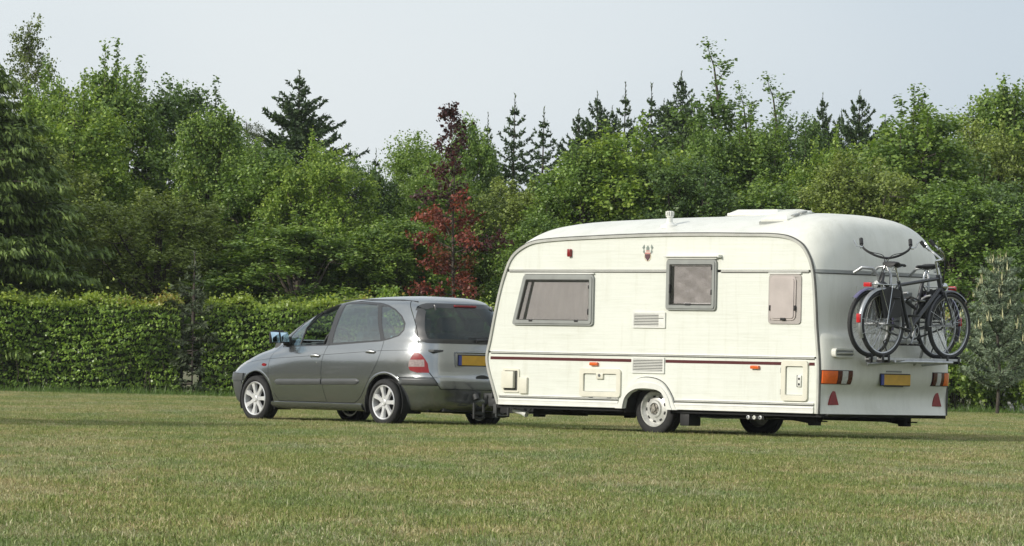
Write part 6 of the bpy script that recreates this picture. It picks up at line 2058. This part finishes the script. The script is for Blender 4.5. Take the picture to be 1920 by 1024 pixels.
def build_bike(label, loc, rz, frame, guard, cage):
    root = empty('bicycle', loc, rz, label=label, cat='bicycle', group='bicycles on the caravan carrier')
    root.scale = (1.05, 1.05, 1.05)
    WR_, B, zr = .345, 1.11, .345
    xR, xF = 0.0, B
    for nm, x in (('rear', xR), ('front', xF)):
        w = empty('wheel', (x, 0, zr)); w.parent = root
        bm = bmesh.new()
        tube(bm, [(WR_ * math.cos(a) * .952, 0, WR_ * math.sin(a) * .952) for a in np.linspace(0, 2 * math.pi, 49)[:-1]], .024, 8, closed=True); obj('tyre', bm, M['bk_tyre'], w)
        bm = bmesh.new()
        lathe(bm, [(.312, -.012), (.312, .012), (.297, .009), (.297, -.009)], 'y', (0, 0, 0), 48); obj('rim', bm, M['alu'], w)
        bm = bmesh.new()
        for k in range(32):
            a = 2 * math.pi * k / 32; s = 1 if k % 2 else -1
            b = a + (.9 if (k // 2) % 2 else -.9)
            tube(bm, [(.302 * math.cos(a), 0, .302 * math.sin(a)), (.022 * math.cos(b), s * .028, .022 * math.sin(b))], .0014, 4, caps=False)
        obj('spokes', bm, M['chrome'], w)
        bm = bmesh.new(); tube(bm, [(0, -.05, 0), (0, .05, 0)], .017, 12); tube(bm, [(0, -.07, 0), (0, .07, 0)], .006, 8); obj('hub', bm, M['alu'], w)
        # mudguard: a curved gutter
        a0, a1 = ((-15, 150) if x == xF else (35, 200)) if False else ((20, 175) if x == xR else (5, 160))
        bm = bmesh.new(); n = 30; rows = []
        aa = np.linspace(*( (40, 205) if x == xR else (-5, 130) ), n + 1)
        # rear guard runs over the top and down behind; front guard likewise behind the fork and a little ahead
        aa = np.linspace(55, 205, n + 1) if x == xR else np.linspace(45, 190, n + 1)
        for a in aa:
            r = .372
            rows.append([bm.verts.new(((r + dr) * math.cos(R(a)), dy, (r + dr) * math.sin(R(a)))) for dr, dy in ((-.012, -.026), (.004, -.020), (.009, 0), (.004, .020), (-.012, .026))])
        for i in range(n):
            for k in range(4): bm.faces.new((rows[i][k], rows[i][k + 1], rows[i + 1][k + 1], rows[i + 1][k]))
        g = obj('mudguard', bm, M[guard if x == xR or guard == 'bk_violet' else 'bk_frame'], root, sharp=60); g.location = (x, 0, zr)
        bm = bmesh.new()
        e = R(198 if x == xR else 182)
        for s in (-1, 1):
            tube(bm, [(0, s * .055, 0), (.37 * math.cos(e), s * .024, .37 * math.sin(e))], .003, 5); tube(bm, [(0, s * .055, 0), (.37 * math.cos(e - .45), s * .024, .37 * math.sin(e - .45))], .003, 5)
        st = obj('mudguard_stay', bm, M['chrome'], g)
    bb = Vector((.44, 0, .285)); seat_cl = Vector((.255, 0, .80)); head_t = Vector((.905, 0, .885)); head_b = Vector((.955, 0, .715))
    bm = bmesh.new()
    tube(bm, [bb, seat_cl], .020, 10); tube(bm, [head_t, head_b], .024, 10)
    tube(bm, [head_b + Vector((-.004, 0, .03)), bb], .023, 10)
    if cage == 'low': tube(bm, [head_b + Vector((-.02, 0, .08)), bb + (seat_cl - bb) * .45], .020, 10)
    else: tube(bm, [head_t + Vector((.01, 0, -.04)), seat_cl - (seat_cl - bb) * .08], .020, 10)
    for s in (-1, 1):
        tube(bm, [bb + Vector((0, s * .03, 0)), (xR + .14, s * .045, zr - .01), (xR, s * .060, zr)], .009, 8)
        tube(bm, [seat_cl + Vector((0, s * .012, -.04)), (xR + .12, s * .045, .55), (xR, s * .060, zr)], .008, 8)
    tube(bm, [bb + Vector((0, -.04, 0)), bb + Vector((0, .04, 0))], .022, 12)
    fr = obj('frame', bm, M[frame], root)
    bm = bmesh.new()
    tube(bm, [head_b + Vector((.003, -.045, -.012)), head_b + Vector((.003, .045, -.012))], .016, 8)
    for s in (-1, 1): tube(bm, [head_b + Vector((.003, s * .045, -.012)), (xF - .055, s * .052, .52), (xF, s * .056, zr)], [.013, .012, .008], 8)
    obj('fork', bm, M[frame], root)
    # drivetrain
    bm = bmesh.new()
    lathe(bm, [(.082, .046), (.082, .050), (.070, .050), (.070, .046)], 'y', bb, 30)
    for k in range(5):
        a = 2 * math.pi * k / 5; tube(bm, [bb + Vector((0, .048, 0)), bb + Vector((.074 * math.cos(a), .048, .074 * math.sin(a)))], .006, 6)
    obj('chainring', bm, M['alu'], root)
    bm = bmesh.new()
    ca = R(-62)
    for s, a in ((1, ca), (-1, ca + math.pi)):
        e = bb + Vector((.17 * math.cos(a), s * .075, .17 * math.sin(a)))
        tube(bm, [bb + Vector((0, s * .065, 0)), e], .010, 8)
    cr = obj('crank', bm, M['alu'], root)
    for s, a in ((1, ca), (-1, ca + math.pi)):
        e = bb + Vector((.17 * math.cos(a), s * .13, .17 * math.sin(a)))
        bm = bmesh.new(); box(bm, e - Vector((.045, .045, .012)), e + Vector((.045, .045, .012)), .008); obj('pedal', bm, M['bk_black'], root)
    # chain case: a flat oval ring from chainring to hub
    bm = bmesh.new()
    C1, C2, r1, r2 = bb, Vector((0, 0, zr)), .098, .045
    oc = [(C1.x + r1 * math.cos(R(a)), C1.z + r1 * math.sin(R(a))) for a in range(-95, 96, 10)] + [(C2.x + r2 * math.cos(R(a)), C2.z + r2 * math.sin(R(a))) for a in range(95, 266, 15)]
    ringprism(bm, oc, inset(oc, .016), .040, .056)
    obj('chain_guard', bm, M['bk_black'] if cage == 'low' else M['greyplastic'], root)
    # seat post, saddle
    bm = bmesh.new(); tp = seat_cl + (seat_cl - bb).normalized() * .16
    tube(bm, [seat_cl, tp], .0135, 10); obj('seat_post', bm, M['chrome'], root)
    bm = bmesh.new()
    secs = [(-.135, .085, -.004, .030), (-.115, .098, .008, .04), (-.06, .092, .006, .042), (.0, .055, -.004, .036), (.06, .030, -.006, .028), (.12, .020, -.008, .024), (.145, .010, -.016, .012)]
    rings = []
    for (x, w, dz, th) in secs:
        rings.append([bm.verts.new(tp + Vector((x + .02, w * math.cos(a), dz + .03 + (th * .4 * math.sin(a) if math.sin(a) > 0 else th * math.sin(a))))) for a in np.linspace(0, 2 * math.pi, 13)[:-1]])
    for i in range(len(rings) - 1):
        for k in range(12): bm.faces.new((rings[i][k], rings[i][(k + 1) % 12], rings[i + 1][(k + 1) % 12], rings[i + 1][k]))
    bm.faces.new(rings[0]); bm.faces.new(rings[-1])
    sd = obj('saddle', bm, M['bk_black'], root, sharp=70)
    bm = bmesh.new()
    for s in (-1, 1):
        tube(bm, [tp + Vector((.10, s * .02, .005)), tp + Vector((.03, s * .022, -.012)), tp + Vector((-.05, s * .022, -.012)), tp + Vector((-.10, s * .05, .005))], .0035, 6)
        pts = [tp + Vector((-.09 + .016 * math.cos(a), s * .05 + .016 * math.sin(a), -.045 + .045 * a / 22)) for a in np.linspace(0, 22, 50)]
        tube(bm, pts, .0025, 4, caps=False)
    obj('saddle_spring', bm, M['chrome'], sd)
    # handlebar, turned as it is tied down
    turn = {'low': R(45), 'high': R(-40)}[cage]
    ax = (head_t - head_b).normalized()
    st = head_t + ax * .15
    mt = Matrix.Translation(st) @ Matrix.Rotation(turn, 4, 'Z')
    bm = bmesh.new(); tube(bm, [head_t, st], .013, 10); tube(bm, [st, mt @ Vector((.07, 0, .015))], .014, 10); obj('stem', bm, M['chrome'], root)
    hb = bmesh.new()
    L = [Vector((-.11, -.26, .205)), Vector((-.06, -.26, .15)), Vector((.01, -.23, .10)), Vector((.06, -.14, .045)), Vector((.07, -.04, .015))]
    pts = L + [Vector((p.x, -p.y, p.z)) for p in reversed(L)]
    pts = [Vector(p) for p in catmull(pts, 4)]
    tube(hb, [mt @ p for p in pts], .0125, 8); hbar = obj('handlebar', hb, M['chrome' if cage == 'high' else 'bk_black'], root)
    for s in (-1, 1):
        bm = bmesh.new(); tube(bm, [mt @ Vector((-.118, s * .260, .213)), mt @ Vector((-.09, s * .260, .182)), mt @ Vector((-.065, s * .260, .155))], .021, 10); obj('grip', bm, M['bk_black'], hbar)
        bm = bmesh.new(); tube(bm, [mt @ Vector((-.02, s * .27, .13)), mt @ Vector((-.03, s * .31, .13)), mt @ Vector((-.05, s * .345, .20))], .006, 6); box(bm, (-.015, -.01, -.01), (.02, .02, .015), .003, mt @ Matrix.Translation((-.02, s * .27, .12))); obj('brake_lever', bm, M['chrome'], hbar)
        bm = bmesh.new(); tube(bm, [Vector(q) for q in catmull([mt @ Vector((-.02, s * .27, .13)), mt @ Vector((.07, s * .18, .075)), mt @ Vector((.10, s * .03, .02)), head_b + Vector((.03, s * .01, .04)), head_b + Vector((.01, s * .02, -.02))], 5)], .0045, 5); obj('cable', bm, M['bk_black'], hbar)
    # lamp, luggage rack, rear lights
    bm = bmesh.new(); c = head_b + Vector((.06, 0, .05)); lathe(bm, [(.001, -.05), (.020, -.045), (.032, -.01), (.036, .012), (.001, .018)], 'x', c, 18, closed=False); tube(bm, [c - Vector((.02, 0, .01)), head_b], .006, 6)
    lp = obj('front_lamp', bm, M['chrome'], root)
    bm = bmesh.new(); lathe(bm, [(.033, .012), (.020, .024), (.001, .028)], 'x', c, 18, closed=False); obj('lamp_glass', bm, M['whitelens'], lp)
    bm = bmesh.new(); zr2 = .755
    for y in (-.055, .055): tube(bm, [(.20, y * .6, zr2), (.15, y, zr2), (-.20, y, zr2), (-.24, y * .5, zr2)], .0055, 6)
    tube(bm, [(.16, 0, zr2), (-.22, 0, zr2)], .0045, 6)
    for x in (.12, 0.0, -.12, -.22): tube(bm, [(x, -.055, zr2), (x, .055, zr2)], .0045, 6)
    for s in (-1, 1):
        tube(bm, [(0, s * .068, zr), (.02, s * .066, zr + .12), (-.10, s * .055, zr2)], .0055, 6); tube(bm, [(0, s * .068, zr), (.09, s * .06, zr2)], .0055, 6)
    tube(bm, [(.20, .033, zr2), (.235, .012, .77)], .005, 6)
    obj('luggage_rack', bm, M['chrome'], root)
    bm = bmesh.new(); box(bm, (-.262, -.048, zr2 - .028), (-.232, .048, zr2 + .018), .006); obj('rear_lamp', bm, M['bk_red'], root)
    bm = bmesh.new(); a = R(172); c = Vector((.385 * math.cos(a), 0, zr + .385 * math.sin(a))); box(bm, c - Vector((.014, .024, .05)), c + Vector((.010, .024, .045)), .006); obj('reflector', bm, M['bk_red'], root)
    # kickstand and lock
    bm = bmesh.new(); tube(bm, [(.10, .07, .32), (-.02, .09, .12), (-.10, .10, .04)], .008, 6); obj('kickstand', bm, M['alu'], root)
    bm = bmesh.new(); tube(bm, [(.17 + .07 * math.cos(a), .07 * math.sin(a), .62) for a in np.linspace(-2.4, 2.4, 14)], .008, 6); obj('ring_lock', bm, M['bk_black'], root)
    for s in (-1, 1):
        bm = bmesh.new(); prism(bm, round_poly([(-.02, .40), (.26, .42), (.24, .70), (.05, .74), (-.10, .66)], .03), s * .040, s * .046); obj('coat_guard', bm, M['bk_black'], root)
    # straps holding it to the carrier
    bm = bmesh.new(); tube(bm, [(.10, .0, .03), (.06, .03, .16), (.12, .0, .20)], .008, 5); obj('strap', bm, M['bk_black'], root)
    bm = bmesh.new(); tube(bm, [(.50, -.09, .60), (.46, 0, .64), (.50, .09, .60)], .011, 6); obj('strap', bm, M['bk_black'], root)
    return root

def build_bikes():
    bike_mats()
    def at(x, y, z): return CV_LOC + Matrix.Rotation(CV_RZ, 3, 'Z') @ Vector((x, y, z))
    # local -y of the caravan is the bicycle's forward direction for the outer one
    build_bike('outer black city bicycle with silver rear mudguard, rear wheel to the left', at(-3.05, .61, .945), CV_RZ - math.pi / 2, 'bk_frame', 'bk_silver', 'high')
    build_bike('inner dark bicycle with violet mudguards, standing against the caravan tail', at(-2.87, -.56, .945), CV_RZ + math.pi / 2, 'bk_frame2', 'bk_violet', 'low')
build_bikes()

# ------------------------------------------------------------------ the thin haze of a warm morning
def build_haze():
    m = bpy.data.materials.new('haze'); m.use_nodes = True; nt = m.node_tree
    nt.nodes.remove(nt.nodes["Principled BSDF"])
    v = nt.nodes.new("ShaderNodeVolumePrincipled"); v.inputs["Color"].default_value = (.92, .96, 1, 1); v.inputs["Density"].default_value = 0.00014; v.inputs["Anisotropy"].default_value = 0.2
    nt.links.new(v.outputs[0], nt.nodes["Material Output"].inputs["Volume"])
    bm = bmesh.new(); box(bm, (-910, -310, -1), (910, 1010, 12)); obj('haze', bm, m, kind='stuff', label='thin pale haze in the air over the field')
build_haze()
